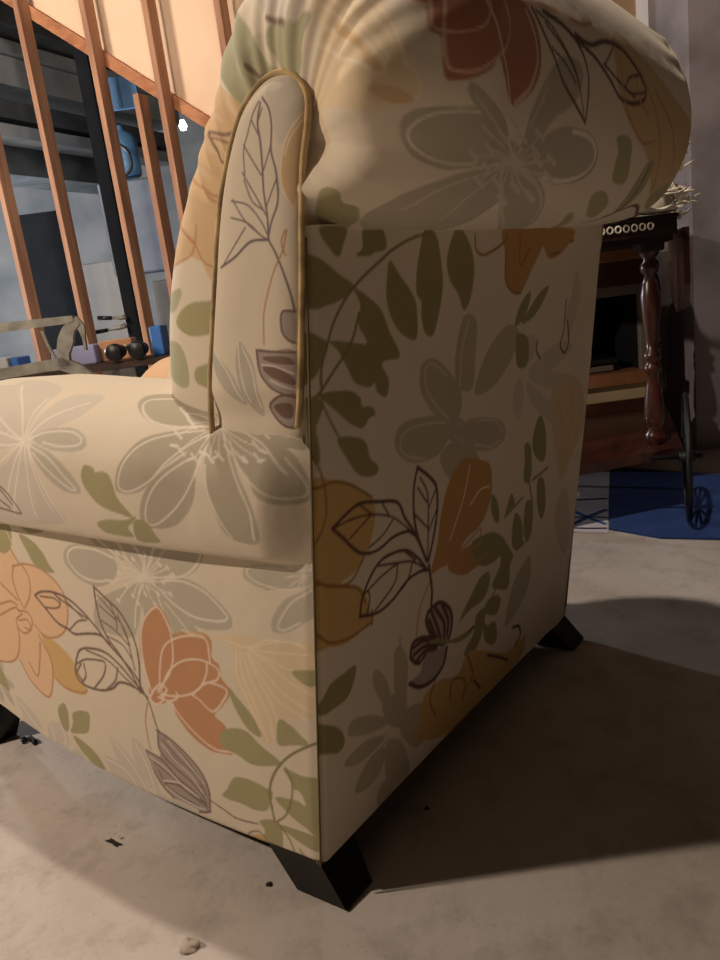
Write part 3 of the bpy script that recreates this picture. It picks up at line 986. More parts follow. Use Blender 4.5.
def fabric_colours(key, UV):
    if key not in _cv:
        if key == 'side': c = Canvas(-.15, 0, .95, .55); generic(c, .72, .05, .95, .5, seed=2)
        elif key == 'arm': c = Canvas(-.15, -.01, 1.05, .80); generic(c, .60, .0, 1.05, .8, seed=3); generic(c, -.1, .42, .6, .8, seed=4); c.fill(np.array([(.80, .10), (.90, .02), (1.1, .0), (1.1, .62), (.92, .60), (.80, .40)]), srgb(PCOL['pe']))
        elif key == 'pill': c = Canvas(-.18, .6, .1, 1.05, .001)
        elif key == 'body': c = Canvas(0, -.2, 2.3, 1.02, .0015); generic(c, 0, -.17, 2.3, 1.0, seed=5); 
        elif key == 'back': c = Canvas(-.02, .04, .9, .90)
        else: c = Canvas(-.1, -.1, 1.1, 1.1, .002); generic(c, 0, 0, 1, 1, seed=6)
        if key == 'body':
          for m in ((.93, -.2, 1.5, 1.0), (0, -.2, .93, .10)):
            i0, j0, i1, j1 = [int(round(x)) for x in ((m[0] - c.u0) / c.res, (m[1] - c.v0) / c.res, (m[2] - c.u0) / c.res, (m[3] - c.v0) / c.res)]
            c.a[i0:i1, j0:j1] = srgb(PCOL['cr'])
        if key in PRINT: c.draw(PRINT[key])
        _cv[key] = c
    return _cv[key].sample(UV)
# ---------------------------------------------------------------- materials
def fabric_mat():
    m = bpy.data.materials.new('printed_upholstery'); m.use_nodes = True
    nt = m.node_tree; N = nt.nodes; L = nt.links; b = N['Principled BSDF']
    b.inputs['Roughness'].default_value = .82; b.inputs['Specular IOR Level'].default_value = .25
    b.inputs['Sheen Weight'].default_value = .12; b.inputs['Sheen Roughness'].default_value = .5
    at_ = N.new('ShaderNodeAttribute'); at_.attribute_name = 'print'
    tc = N.new('ShaderNodeTexCoord')
    wv = N.new('ShaderNodeTexNoise'); wv.inputs['Scale'].default_value = 900; wv.inputs['Detail'].default_value = 2
    L.new(tc.outputs['Object'], wv.inputs['Vector'])
    mx = N.new('ShaderNodeMix'); mx.data_type = 'RGBA'; mx.blend_type = 'MULTIPLY'; mx.inputs['Factor'].default_value = .10
    L.new(at_.outputs['Color'], mx.inputs['A']); L.new(wv.outputs['Color'], mx.inputs['B'])
    L.new(mx.outputs['Result'], b.inputs['Base Color'])
    sm_ = N.new('ShaderNodeTexNoise'); sm_.inputs['Scale'].default_value = 14; sm_.inputs['Detail'].default_value = 3
    L.new(tc.outputs['Object'], sm_.inputs['Vector'])
    bp = N.new('ShaderNodeBump'); bp.inputs['Strength'].default_value = .25; bp.inputs['Distance'].default_value = .012
    L.new(sm_.outputs['Fac'], bp.inputs['Height']); L.new(bp.outputs['Normal'], b.inputs['Normal'])
    return m
FAB = fabric_mat()
CREAM = srgb('d8ccb4')
M = dict(
    piping=mat('piping_fabric', 'c9ae7e', .8, col2='8a7550', scale=30),
    seam=mat('seam_thread', '6f6248', .85, scale=40),
    legwood=mat('black_leg', '0d0a09', .3, scale=12, spec=.5),
    lining=mat('dust_cover', '15130f', .95),
    stud=mat('stud_wood', 'b98e70', .8, col2='99705a', scale=3, stretch=(8, 8, .7), bump=.15),
    stringer=mat('stringer_wood', 'c48c66', .75, col2='a06a48', scale=3, stretch=(2, 2, 6)),
    drywall=mat('peach_drywall', 'f0d6ba', .9, col2='e8caac', scale=2.5, thr=(.3, .6)),
    darkpost=mat('black_post', '20242b', .92, spec=.1),
    duct=mat('duct_metal', 'b4babd', .5, metal=.2, col2='92999d', scale=3),
    joist=mat('dark_joist', '565c60', .85, col2='3e4448', scale=4),
    backwall=mat('grey_block_wall', '8f8f90', .9, col2='70757a', scale=1.6),
    frontwall=mat('brown_board', '4e3e2a', .9),
    ceil=mat('ceiling_board', '2c2824', .9),
    bluebox=mat('blue_plastic', '3f78c8', .4, scale=8),
    jug=mat('blue_bottle', '74b2f2', .25, scale=5, spec=.6),
    black=mat('black_plastic', '0e0f12', .35, scale=10, spec=.5),
    white=mat('white_card', 'c8c8cc', .7, col2='a8a8b0'),
    lilac=mat('lilac_plastic', '9a9cc0', .6),
    greymetal=mat('grey_metal', '9c9a90', .45, metal=.3, col2='7c7a70', scale=20),
    darkwood=mat('dark_bench_wood', '4a342a', .6, col2='2e211a', scale=8),
    card=mat('cardboard', 'b98a64', .85),
    mahog=mat('mahogany', '482018', .3, col2='2a120e', scale=5, stretch=(1, 6, 1), spec=.6),
    cartdark=mat('dark_carved_wood', '2c1a16', .45, scale=10),
    lace=mat('lace_white', 'e4ddce', .85, col2='b5ad9c', scale=60),
    petal=mat('dried_petal', 'f4efe2', .85, col2='ddd4c0', scale=30),
    vase=mat('dark_vase', '1c2226', .3, scale=6),
    palevase=mat('pale_vase', 'cdc4b2', .5, scale=6),
    tyre=mat('black_rubber', '101114', .55),
    cabtan=mat('cabinet_tan', 'a87650', .6, col2='8c5d3c', scale=4),
    cabbrown=mat('cabinet_brown', '5a3828', .55, col2='412519', scale=4),
    cabgrey=mat('cabinet_grey', '7d756d', .7),
    cabcream=mat('cabinet_cream', 'c8b590', .6),
    cabshade=mat('cabinet_bay_shade', '0a0a0a', .8),  # near-black: the shade of the open bay is put into the colour
    concrete_wall=mat('painted_concrete', '8d8588', .85, col2='5e5a5c', scale=3.2, detail=8, bump=.4, thr=(.3, .62)),
    panelgrey=mat('grey_panel', '857b74', .85, col2='756b64', scale=2),
    tanpanel=mat('tan_panel', 'a08468', .8),
    trimwhite=mat('white_trim', 'f4f5fa', .6, col2='e8eaf2'),
    bluepatch=mat('blue_patch', '2f4a86', .9, col2='27407a', scale=10),
    sheet=mat('pale_sheet', 'dcd6e0', .85, col2='cfc8d4'),
    ink=mat('dark_line', '3c3e4c', .8), blueink=mat('blue_line', '3a63a8', .8),
    stone=mat('debris', 'b5ab9c', .9, scale=40), chipm=mat('chip_hole', '2f2b29', .95),
)
def concrete_floor():
    m = bpy.data.materials.new('concrete_floor'); m.use_nodes = True
    nt = m.node_tree; N = nt.nodes; L = nt.links; b = N['Principled BSDF']
    b.inputs['Roughness'].default_value = .8; b.inputs['Specular IOR Level'].default_value = .25
    tc = N.new('ShaderNodeTexCoord')
    def noise(sc, det, rough=.55):
        n = N.new('ShaderNodeTexNoise'); n.inputs['Scale'].default_value = sc; n.inputs['Detail'].default_value = det
        n.inputs['Roughness'].default_value = rough; L.new(tc.outputs['Object'], n.inputs['Vector']); return n
    def ramp(n, stops):
        r = N.new('ShaderNodeValToRGB')
        r.color_ramp.elements[0].position, r.color_ramp.elements[1].position = stops[0][0], stops[-1][0]
        r.color_ramp.elements[0].color = (*stops[0][1], 1); r.color_ramp.elements[1].color = (*stops[-1][1], 1)
        for p, c in stops[1:-1]:
            e = r.color_ramp.elements.new(p); e.color = (*c, 1)
        L.new(n.outputs['Fac'], r.inputs['Fac']); return r
    big = ramp(noise(2.3, 5), [(.32, srgb('b2aaa2')), (.5, srgb('c2bab3')), (.68, srgb('cdc6c0'))])
    mid = ramp(noise(11, 8, .7), [(.36, (.72, .71, .70)), (.5, (1, 1, 1)), (.7, (1.0, 1.0, 1.0))])
    fine = ramp(noise(70, 5, .7), [(.30, (.62, .60, .58)), (.38, (1, 1, 1)), (1, (1, 1, 1))])
    def mul(a, c, f=1.0):
        x = N.new('ShaderNodeMix'); x.data_type = 'RGBA'; x.blend_type = 'MULTIPLY'; x.inputs['Factor'].default_value = f
        L.new(a, x.inputs['A']); L.new(c, x.inputs['B']); return x.outputs['Result']
    o = mul(mul(big.outputs['Color'], mid.outputs['Color'], .7), fine.outputs['Color'], .8)
    L.new(o, b.inputs['Base Color'])
    bp = N.new('ShaderNodeBump'); bp.inputs['Strength'].default_value = .35; bp.inputs['Distance'].default_value = .004
    n2 = noise(26, 8, .65); L.new(n2.outputs['Fac'], bp.inputs['Height']); L.new(bp.outputs['Normal'], b.inputs['Normal'])
    return m

# ---------------------------------------------------------------- the armchair
OX, OY = .435, .42
chair = empty('armchair', (OX, OY, 0), 'cream armchair with a scroll-rolled back and a printed floral cover, standing on short black legs', 'armchair')
def panel(name, surf, key, flip=False, label=None, mirror=False):
    G, UV = surf
    cols = fabric_colours(key, UV)
    if mirror: G = mirror_x(G)
    o = grid_obj(name, G, FAB, chair, cols, flip)
    if label: o['label'] = label
    return o
def mirror_x(G):
    G = G.copy(); G[..., 1] += .045 * G[..., 0] / CW; G[..., 0] = CW - G[..., 0]
    return skew(G)
def thin(s, k):                                     # coarser copy of a surface for sides the photo does not show
    return s[0][::k, ::k], s[1][::k, ::k]
panel('side_panel', surf_side(), 'side', True)
arm_near = surf_arm()
panel('armrest', arm_near, 'arm', True)
body_s = surf_body()
panel('backrest', body_s, 'body', False)
panel('side_facing', surf_pill(), 'pill', False)
panel('back_panel', surf_backpanel(), 'back', False)
far_side = surf_side(120, 60); far_arm = surf_arm(220, 110); far_pill = surf_pill(100, 20)
panel('side_panel', far_side, 'side', False, mirror=True)
panel('armrest', far_arm, 'arm', False, mirror=True)
panel('side_facing', far_pill, 'pill', True, mirror=True)
# piping round the facing and down the rear corner
def pipe(name, pts, r, mirror=False, m='piping'):
    P = skew(np.array(pts))
    if mirror: P = mirror_x(P)
    return MB().tube(P, r, 8).build(name, M[m], chair)
pl, _ = catmull(PILL, 120)
for mir in (False, True):
    P = np.stack([np.full(len(pl), -.0015), pl[:, 0], pl[:, 1]], 1)[pl[:, 1] > .658]
    pipe('piping', P, .0036, mir)
    if not mir: pipe('corner_seam', [(.0, yback(z) - .001, z) for z in np.linspace(.06, .86, 60)], .0014, mir, 'seam')
    pipe('arm_seam', [(xside(y) + .004, y, .503) for y in np.linspace(-.06, .93, 50)], .003, mir)
# front: rail, seat cushion (hidden from here but part of the chair)
def cushion_grid(x0, x1, y0, y1, z0, z1, nx=70, ny=60, p=5):
    """closed pillow: superellipse rings from the bottom centre to the top centre"""
    th = np.linspace(-np.pi / 2, np.pi / 2, ny); ph = np.linspace(0, 2 * np.pi, nx)
    T, Q = np.meshgrid(th, ph, indexing='ij')
    e = .35
    sp = lambda a, e: np.sign(a) * np.abs(a) ** e
    X = sp(np.cos(T), e) * sp(np.cos(Q), .3); Y = sp(np.cos(T), e) * sp(np.sin(Q), .3); Z = sp(np.sin(T), .6)
    Z = Z + .18 * np.cos(X * 1.5) * np.cos(Y * 1.5) * np.sign(Z) * np.abs(Z)
    G = np.stack([(x0 + x1) / 2 + X * (x1 - x0) / 2, (y0 + y1) / 2 + Y * (y1 - y0) / 2, (z0 + z1) / 2 + Z * (z1 - z0) / 2], -1)
    return skew(G), np.stack([G[..., 0], G[..., 1]], -1)
panel('seat_cushion', cushion_grid(.225, .645, .10, .93, .36, .50), 'seat', False)
fr = MB(); fr.box((.435, .90, .235), (.44, .05, .25), bev=.01)
def fabric_box(name, c, size):
    g = cushion_grid(c[0] - size[0] / 2, c[0] + size[0] / 2, c[1] - size[1] / 2, c[1] + size[1] / 2, c[2] - size[2] / 2, c[2] + size[2] / 2)
    return panel(name, (g[0], np.stack([g[0][..., 0], g[0][..., 2]], -1)), 'seat', False)
fabric_box('front_rail', (.429, .915, .26), (.66, .07, .26))
fabric_box('arm_front', (.138, .945, .30), (.13, .06, .36)); fabric_box('arm_front', (.720, .945, .30), (.13, .06, .36))
lin = MB(); lin.box((.429, .43, .175), (.70, .80, .01)); lin.build('dust_cover', M['lining'], chair)
# short flared block legs: each a tapered post that kicks outwards
def leg(levels):
    V = []
    for z, x, y, hx, hy in levels: V += [(x - hx, y - hy, z), (x + hx, y - hy, z), (x + hx, y + hy, z), (x - hx, y + hy, z)]
    V = skew(np.array(V))
    n = len(levels) - 1
    F = [(3, 2, 1, 0), tuple(n * 4 + k for k in range(4))]
    for k in range(n):
        for i in range(4):
            j = (i + 1) % 4; F.append((k * 4 + i, k * 4 + j, k * 4 + 4 + j, k * 4 + 4 + i))
    m = MB(); m.add(V, F); return m.build('leg', M['legwood'], chair)
for mx_ in (False, True):
    f = lambda x: CW - x if mx_ else x
    leg([(.14, f(.045), .060, .042, .050), (.055, f(.041), .048, .037, .046), (.004, f(.028), .006, .030, .042), (0, f(.028), .006, .027, .039)])
    leg([(.17, f(.088), .885, .026, .034), (.07, f(.072), .888, .028, .034), (.004, f(.054), .896, .024, .028), (0, f(.054), .896, .022, .026)])

# ---------------------------------------------------------------- the room
def wall(name, d, s0, s1, z0, z1, m, thick=.12):
    o = MB(); o.box(room(d + thick / 2, (s0 + s1) / 2, (z0 + z1) / 2), (s1 - s0, thick, z1 - z0), AX); return struct(o.build(name, m))
fl = MB(); fl.box(room(3.2, -1, -.05), (12, 13, .1), AX); struct(fl.build('floor', concrete_floor()))
H_C = 3.15
ce = MB(); ce.box(room(3.2, -1, H_C + .05), (12, 13, .1), AX); struct(ce.build('ceiling', M['ceil']))
wall('wall_back', 9.2, -7, 5, 0, H_C, M['backwall'])
wall('wall_front', -3.0, -7, 5, 0, H_C, M['frontwall'])
for nm, s in (('wall_left', -6.9), ('wall_right', 4.9)):
    o = MB(); o.box(room(3.2, s, H_C / 2), (.12, 12.4, H_C), AX); struct(o.build(nm, M['frontwall']))
# partition behind the cart: tan board, white trim, grey board, and the projecting concrete pier
wall('wall_partition', 3.64, .72, 1.30, 0, H_C, M['cabbrown'], .06)
wall('trim_1', 3.62, 1.14, 1.44, 0, H_C, M['tanpanel'], .03)
wall('trim_2', 3.60, 1.44, 1.495, 0, H_C, M['trimwhite'], .04)
wall('trim_3', 3.58, 1.51, 1.70, 0, H_C, M['panelgrey'], .06)
wall('wall_pier', 3.02, 1.39, 3.2, 0, H_C, M['concrete_wall'], .35)

# stud wall (each stud is its own timber); the partition comes slightly towards us on the right
PA = -math.radians(21.8); PR = HR * math.cos(PA) + HD * math.sin(PA); PD = HD * math.cos(PA) - HR * math.sin(PA); PAX = [PR, PD, ZZ]
def pdepth(t): return 4.68 / (1 + .4 * t)             # room depth of the partition where a sight line of slope t = s / d meets it
def stud(s, z0, z1, label, name='wall_stud', w=.040, dep=.10):
    d = pdepth(s / 5.2)
    o = MB(); o.box(room(d, s / 5.2 * d, (z0 + z1) / 2) + PD * dep / 2, (w, dep, z1 - z0), PAX, bev=.002)
    return tag(o.build(name, M['stud']), label, 'stud', 'studs of the open timber partition')
stud(-2.03, .04, 3.1, 'timber stud at the far left edge, cut by the picture frame')
stud(-1.695, .04, 3.1, 'timber stud left of the sloping board, second from the left edge')
stud(-1.300, .04, 3.1, 'timber stud standing just right of the thin black post')
stud(-1.075, .04, 2.14, 'short cripple stud ending under the sloping board, beside the blue bottle', name='cripple_stud')
stud(-.925, .04, 3.1, 'timber stud crossing the peach board, right of the short cripple stud')
stud(-.49, .04, 3.1, 'timber stud at the top beside the chair back')
o = MB(); q0 = room(pdepth(-.42), -.42 * pdepth(-.42)); q1 = room(pdepth(-.07), -.07 * pdepth(-.07)); o.box((q0 + q1) / 2 + PD * .046 + ZZ * .019, (np.linalg.norm(q1 - q0), .092, .038), PAX)
tag(o.build('bottom_plate', M['stud']), 'timber plate on the floor under the studs', 'plate')
# stair side behind the studs: sloping stringer with peach board above
def behind(x, y, off):
    q = at(x, y, 5.2) - CAM; t = (q @ HR) / (q @ HD); d = pdepth(t) + off
    return at(x, y, d)
A = behind(20, -.5, .13); B = behind(215, 121, .13)
dirv = (B - A) / np.linalg.norm(B - A)
A1 = A - dirv * .45; B2 = B + dirv * 1.2
dn = np.array([0, 0, -.085])
o = MB(); o.prism([A1, B2, B2 + dn, A1 + dn], PD * .05); tag(o.build('sloping_board', M['stringer']), 'sloping timber board running down behind the studs under the peach panel', 'board')
pz = 3.12; bk = PD * .052
o = MB(); o.prism([A1 + bk, B2 + bk, np.array([*(B2 + bk)[:2], pz]), np.array([*(A1 + bk)[:2], pz])], PD * .02)
tag(o.build('peach_drywall', M['drywall']), 'smooth peach drywall sheet above the sloping timber board', 'drywall')
# thin black post
o = MB(); p0 = at(73, 45, 5.62); o.box(room(5.62, (p0 - CAM) @ HR + .04, 1.36), (.085, .05, 2.72), AX); tag(o.build('black_post', M['darkpost']), 'thin black upright post behind the studs', 'post')
for x, w in ((40, 40),):
    pass
o = MB(); p0 = at(50, 260, 6.3); o.box(room(6.3, (p0 - CAM) @ HR, .85), (.30, .12, 1.7), AX); tag(o.build('storage_locker', M['darkpost']), 'dark upright locker seen between the two leftmost studs', 'locker')

# back room beyond the studs: ducts and beams under the ceiling
vdir = FW + RT * (700 - 360) / 760 - UP * (250 - 480) / 760; vdir = vdir * np.array([1, 1, 0]); vdir /= np.linalg.norm(vdir)
vper = np.cross(ZZ, vdir)
def beam(px_, py, d, w, h, m, name, label, cat, L0=-2.5, L1=3.0, grp=None):
    c = at(px_, py, d); o = MB(); o.box(c + vdir * (L0 + L1) / 2, (L1 - L0, w, h), [vdir, vper, ZZ]); return tag(o.build(name, M[m]), label, cat, grp)
beam(40, 36, 6.6, .5, .22, 'joist', 'ceiling_joist', 'dark beam highest in the back room', 'beam', L1=1.6)
beam(40, 58, 6.5, .10, .08, 'duct', 'pipe_run', 'thin pale pipe along the highest dark beam', 'pipe', L1=1.6)
beam(40, 88, 6.7, .35, .20, 'duct', 'air_duct', 'broad grey air duct behind the leftmost studs', 'duct', L1=1.6)
beam(40, 122, 6.6, .3, .13, 'joist', 'ceiling_joist', 'dark beam between the two grey ducts', 'beam', L1=1.6)
beam(40, 140, 6.5, .22, .09, 'duct', 'air_duct', 'narrow grey air duct under the broad one', 'duct', L1=1.6)
beam(40, 170, 6.9, .4, .22, 'joist', 'ceiling_joist', 'lowest dark beam of the back room', 'beam', L1=.9)
# blue things beyond
o = MB(); o.box(at(121, 93, 6.0), (.24, .03, .22), AX, bev=.004); tag(o.build('blue_window_panel', mat('blue_window_panel', '5f93cf', .6)), 'flat blue panel standing in for a window high between two studs, above the blue water bottle', 'board')  # plain panel put in place of the blue window beyond
t = empty('water_bottle', at(128, 178, 6.4), 'bright blue water bottle with a dark hose loop, seen beside the short stud', 'bottle')
c = at(128, 178, 6.4)
MB().lathe(c, [(.0, 0), (.10, .002), (.115, .02), (.118, .12), (.112, .14), (.118, .16), (.118, .27), (.10, .31), (.045, .34), (.03, .35), (.03, .38), (0, .381)]).build('bottle_body', M['jug'], t)
hp = [at(x, y, 6.25) for x, y in ((114, 142), (122, 146), (128, 152), (131, 160), (131, 168), (127, 174), (120, 177))]
MB().tube(catmull(hp, 24)[0], .012, 8).build('hose', M['black'], t)
o = MB(); o.box(at(128, 180, 6.45) - ZZ * .37, (.42, .3, .69), AX, bev=.01); tag(o.build('blue_cabinet', mat('slate_blue', '8c9bb2', .6)), 'slate blue cabinet under the blue water bottle', 'cabinet')
o = MB(); o.box(at(80, 272, 6.9) * [1, 1, 0] + ZZ * .66, (.85, .4, 1.32), AX, bev=.01); tag(o.build('grey_freezer', mat('freezer_grey', '8a8784', .8, col2='7a7875', scale=2)), 'tall pale grey appliance behind the two left studs', 'appliance')
o = MB(); o.box(at(190, 300, 6.6) * [1, 1, 0] + ZZ * .55, (.50, .35, 1.1), AX, bev=.01); tag(o.build('grey_cupboard', mat('cupboard_grey', '8a9098', .6)), 'pale grey cupboard just left of the chair back', 'cupboard')
# lamp glow near the stringer: a clamp lamp with a rod
t = empty('work_light', at(183, 126, 5.75), 'small glowing bulb under a thin rod beside the chair back', 'light')
MB().lathe(at(183, 126, 5.75), [(0, -.03), (.018, -.026), (.028, 0), (.02, .022), (.012, .04), (0, .041)], n=16).build('bulb', mat('bulb_glow', 'ffffff', .3, emit='fff2dc', estr=6), t)
MB().tube([at(173, 97, 5.28), at(194, 109, 5.32)], .010, 8).build('rod', M['white'], t)

# bench and clutter beyond the arm
t = empty('workbench', at(60, 372, 4.6) * [1, 1, 0], 'long dark workbench crossing behind the near armrest', 'bench')
zb_ = at(60, 368, 4.6)[2]
MB().box(room(4.62, -1.6, zb_ - .02), (2.2, .40, .04), AX, bev=.004).build('bench_top', M['darkwood'], t)
for s in (-2.62, -.58):
    for d in (4.46, 4.78): MB().box(room(d, s, (zb_ - .04) / 2), (.06, .06, zb_ - .04), AX).build('leg', M['darkwood'], t)
def onbench(name, label, cat, x, d, size, m, dz=0, extra=None, yaw=0):
    s = ((at(x, 360, d) - CAM) @ HR); c_, s_ = math.cos(yaw), math.sin(yaw)
    ax = [HR * c_ + HD * s_, HD * c_ - HR * s_, ZZ]
    o = MB(); o.box(room(d, s, zb_ + dz + size[2] / 2), size, ax, bev=min(.006, min(size) / 5)); return tag(o.build(name, M[m]), label, cat)
onbench('storage_box', 'white box with a blue end on the bench, at the left picture edge', 'box', 2, 4.60, (.14, .2, .10), 'white')
onbench('storage_box', 'bright blue box beside the white box on the bench', 'box', 20.5, 4.62, (.045, .19, .095), 'bluebox')
onbench('storage_box', 'lilac plastic box behind the curved grey bracket', 'box', 80, 4.68, (.26, .2, .11), 'lilac')
onbench('storage_box', 'tan cardboard box on the bench between two studs', 'box', 121, 4.72, (.20, .12, .12), 'card')
onbench('storage_box', 'blue box standing on the bench right beside the chair back', 'box', 164, 4.66, (.07, .18, .17), 'bluebox')
onbench('folded_paper', 'flat white paper pile lying on the bench', 'paper', 42, 4.50, (.16, .12, .025), 'white', yaw=.3)
# dark tools on the freezer-height shelf
sh = at(112, 345, 5.6)
o = MB(); o.box(sh - ZZ * .03, (.75, .3, .03), AX); o.box(sh - ZZ * .03 + HD * .12 - ZZ * .25, (.7, .03, .5), AX); tag(o.build('wall_shelf', mat('shelf_grey', '7a7670', .8)), 'grey shelf behind the studs carrying dark tools', 'shelf')
for x, y, L, a, lb in ((112, 318, .20, -.12, 'dark hand tool lying highest on the grey shelf'), (108, 330, .26, .05, 'long dark hand tool lying lowest on the grey shelf')):
    c = at(x, y, 5.55); t = empty('hand_tool', c, lb, 'tool')
    e = HR * math.cos(a) + ZZ * math.sin(a)
    MB().tube([c - e * L / 2, c], [.016, .014], 10).build('handle', M['black'], t); MB().tube([c, c + e * L * .3, c + e * L * .5 + ZZ * .01], [.008, .014, .02], 8).build('tool_head', M['greymetal'], t)
# camera-like black gadget on the bench
c = at(131, 366, 4.45); c[2] = zb_
t = empty('binoculars', c, 'pair of black binoculars resting on the bench just left of the chair back', 'binoculars')
c = c + ZZ * .055
for k, sg in enumerate((-1, 1)):
    q = c + HR * .065 * sg
    e = HD * .2 + HR * .98
    MB().lathe(q + ZZ * .0, [(.040, -.075), (.048, -.07), (.050, -.02), (.040, .0), (.034, .05), (.038, .052), (.038, .075), (.025, .075)], ax=[HR, ZZ, HD], n=20).build('barrel', M['black'], t)
MB().box(c + ZZ * .012, (.06, .03, .02), AX, bev=.004).build('bridge', M['black'], t)
MB().lathe(c + ZZ * .022, [(.012, -.0), (.012, .016), (0, .017)], n=14).build('focus_wheel', M['greymetal'], t)
# grey bracketed frame standing behind the arm
t = empty('metal_stand', at(70, 390, 3.3) * [1, 1, 0], 'grey metal stand with a curved bracket between two flat bars, behind the near armrest', 'stand')
D = 3.3
def bar(p, r, m='greymetal', nm='bar', n=10): return MB().tube(catmull([at(x, y, d) for x, y, d in p], 30)[0], r, n).build(nm, M[m], t)
def flat(p, w, th, nm):
    P, _ = catmull([at(x, y, d) for x, y, d in p], 26)
    T = np.gradient(P, axis=0); T /= np.linalg.norm(T, axis=1)[:, None]
    up = np.cross(HD, T); up /= np.linalg.norm(up, axis=1)[:, None]
    w = np.interp(np.linspace(0, 1, len(P)), np.linspace(0, 1, len(w)), w)[:, None] / 2
    V = np.concatenate([P + up * w - HD * th / 2, P + up * w + HD * th / 2, P - up * w + HD * th / 2, P - up * w - HD * th / 2])
    n = len(P); F = [(0, n, 2 * n, 3 * n), (n - 1, 4 * n - 1, 3 * n - 1, 2 * n - 1)]
    for k in range(4):
        l = (k + 1) % 4
        for i in range(n - 1): F.append((k * n + i, k * n + i + 1, l * n + i + 1, l * n + i))
    return MB().add(V, F).build(nm, M['greymetal'], t)
flat([(-70, 338, D), (0, 328, D), (40, 323, D), (74, 319, D)], [.045, .042, .036, .03], .03, 'upper_bar')
flat([(-70, 385, D), (0, 374, D), (40, 367, D), (66, 363, D)], [.05, .045, .045, .05], .03, 'lower_bar')
flat([(80, 322, D), (70, 329, D), (66, 342, D), (64, 354, D), (66, 366, D)], [.015, .05, .065, .05, .05], .03, 'curved_bracket')
flat([(62, 364, D), (74, 368, D), (86, 374, D), (98, 384, D), (108, 398, D)], [.05, .055, .045, .03, .03], .03, 'sloping_arm')
flat([(74, 318, D), (81, 327, D), (84, 338, D), (86, 350, D)], [.03, .03, .012, .01], .02, 'hook')
flat([(42, 331, D), (48, 345, D), (55, 358, D)], [.012, .012, .012], .012, 'rod')
for x in (-40, 100):
    q = at(x, 385, D); MB().tube([q, q * [1, 1, 0]], .018, 8).build('leg', M['greymetal'], t)

# ---------------------------------------------------------------- tea cart on the right
zt = .845
NR = room(2.28, 1.005); NL = room(2.17, .50); FR = room(2.95, 1.24); FLp = room(2.95, .50)
t = empty('tea_cart', (NR + FLp) / 2, 'dark mahogany tea cart with turned posts and a big black wheel, right of the chair', 'cart')
def slab(z, th, gr, m, nm, lip=0):
    c = (NR + NL + FR + FLp) / 4
    P = [c + (p - c) * gr for p in (NL, NR, FR, FLp)]
    Q = [p + ZZ * z for p in P]
    o = MB().prism(Q, ZZ * -th)
    if lip:
        for i in range(4):
            a_, b_ = Q[i], Q[(i + 1) % 4]; o.tube([a_ + ZZ * lip / 2, b_ + ZZ * lip / 2], lip / 2, 8)
    return o.build(nm, M[m], t)
slab(.215, .03, 1.0, 'mahog', 'lower_shelf')
slab(.895, .045, 1.0, 'cartdark', 'tabletop', .012)
slab(.850, .018, .96, 'cartdark', 'apron')
# row of pale beads on the front edge of the top
edge0 = NL + ZZ * .878; edge1 = NR + ZZ * .878
ed = (edge1 - edge0) / np.linalg.norm(edge1 - edge0)
nrm = np.cross(ed, ZZ); nrm = nrm if nrm @ HD < 0 else -nrm
tr = MB()
for k in range(14):
    p = edge0 + ed * (.03 + k * .026 + .06) + nrm * .003
    tr.tube([p + ed * .009 * math.cos(q) + ZZ * .009 * math.sin(q) for q in np.linspace(0, 2 * math.pi, 13)], .0028, 6, False)
tr.build('carved_trim', M['lace'], t)['label'] = 'row of pale carved rings'
prof = [(.024, 0), (.024, .02), (.030, .03), (.030, .045), (.018, .06), (.026, .075), (.031, .10), (.028, .15), (.021, .20), (.017, .235), (.026, .245), (.026, .262), (.017, .27),
        (.026, .282), (.026, .30), (.016, .31), (.019, .34), (.027, .42), (.030, .47), (.024, .51), (.015, .535), (.026, .545), (.027, .565), (.016, .58), (.03, .60), (.03, .645)]
for q in (NR + (FLp - NR) * .11, NL + (FR - NL) * .11, FR + (NL - FR) * .1, FLp + (NR - FLp) * .1):
    MB().lathe(q + ZZ * .205, prof, n=24).build('turned_post', M['mahog'], t)
for q in (NR + (FLp - NR) * .11, NL + (FR - NL) * .11):
    MB().box(q + ZZ * .822, (.07, .07, .03), AX, bev=.004).build('post_block', M['cartdark'], t)
# hanging drop leaf on the right side
lf0 = NR + (FR - NR) * .04 + HR * .02; lf1 = NR + (FR - NR) * .96 + HR * .02
leafp = [lf0 + ZZ * .865, lf1 + ZZ * .865, lf1 + ZZ * .66, lf0 + (lf1 - lf0) * .5 + ZZ * .60, lf0 + (lf1 - lf0) * .1 + ZZ * .63, lf0 + ZZ * .70]
MB().prism(leafp, HR * .018).build('drop_leaf', M['mahog'], t)
# spoked wheel
wc = np.array([1.741, -.123, .197]); wax = HD * .985 + HR * .17; wax /= np.linalg.norm(wax)      # axis nearly across our view
view = (wc - CAM) * [1, 1, 0]; view /= np.linalg.norm(view)
wpl = view * math.cos(.04) + np.cross(ZZ, view) * math.sin(.04); wn_ = np.cross(wpl, ZZ)
ring = [wc + .187 * (wpl * math.cos(q) + ZZ * math.sin(q)) for q in np.linspace(0, 2 * math.pi, 49)]
wh = MB().tube(ring, .0075, 10, False).build('wheel', M['tyre'], t)
for k in range(10):
    q = k * math.pi / 5; MB().tube([wc, wc + .18 * (wpl * math.cos(q) + ZZ * math.sin(q))], .004, 6).build('spoke', M['tyre'], wh)
MB().lathe(wc, [(.016, -.022), (.016, .022)], ax=[wpl, ZZ, wn_], n=16).build('hub', M['tyre'], wh)
MB().tube([wc + wn_ * .045, wc - wn_ * .42], .008, 8).build('axle', M['tyre'], t)
q = NL + (FR - NL) * .1; MB().lathe(q + ZZ * 0, [(.01, .19), (.01, .07), (.006, .066)], n=10).build('caster_stem', M['tyre'], t)
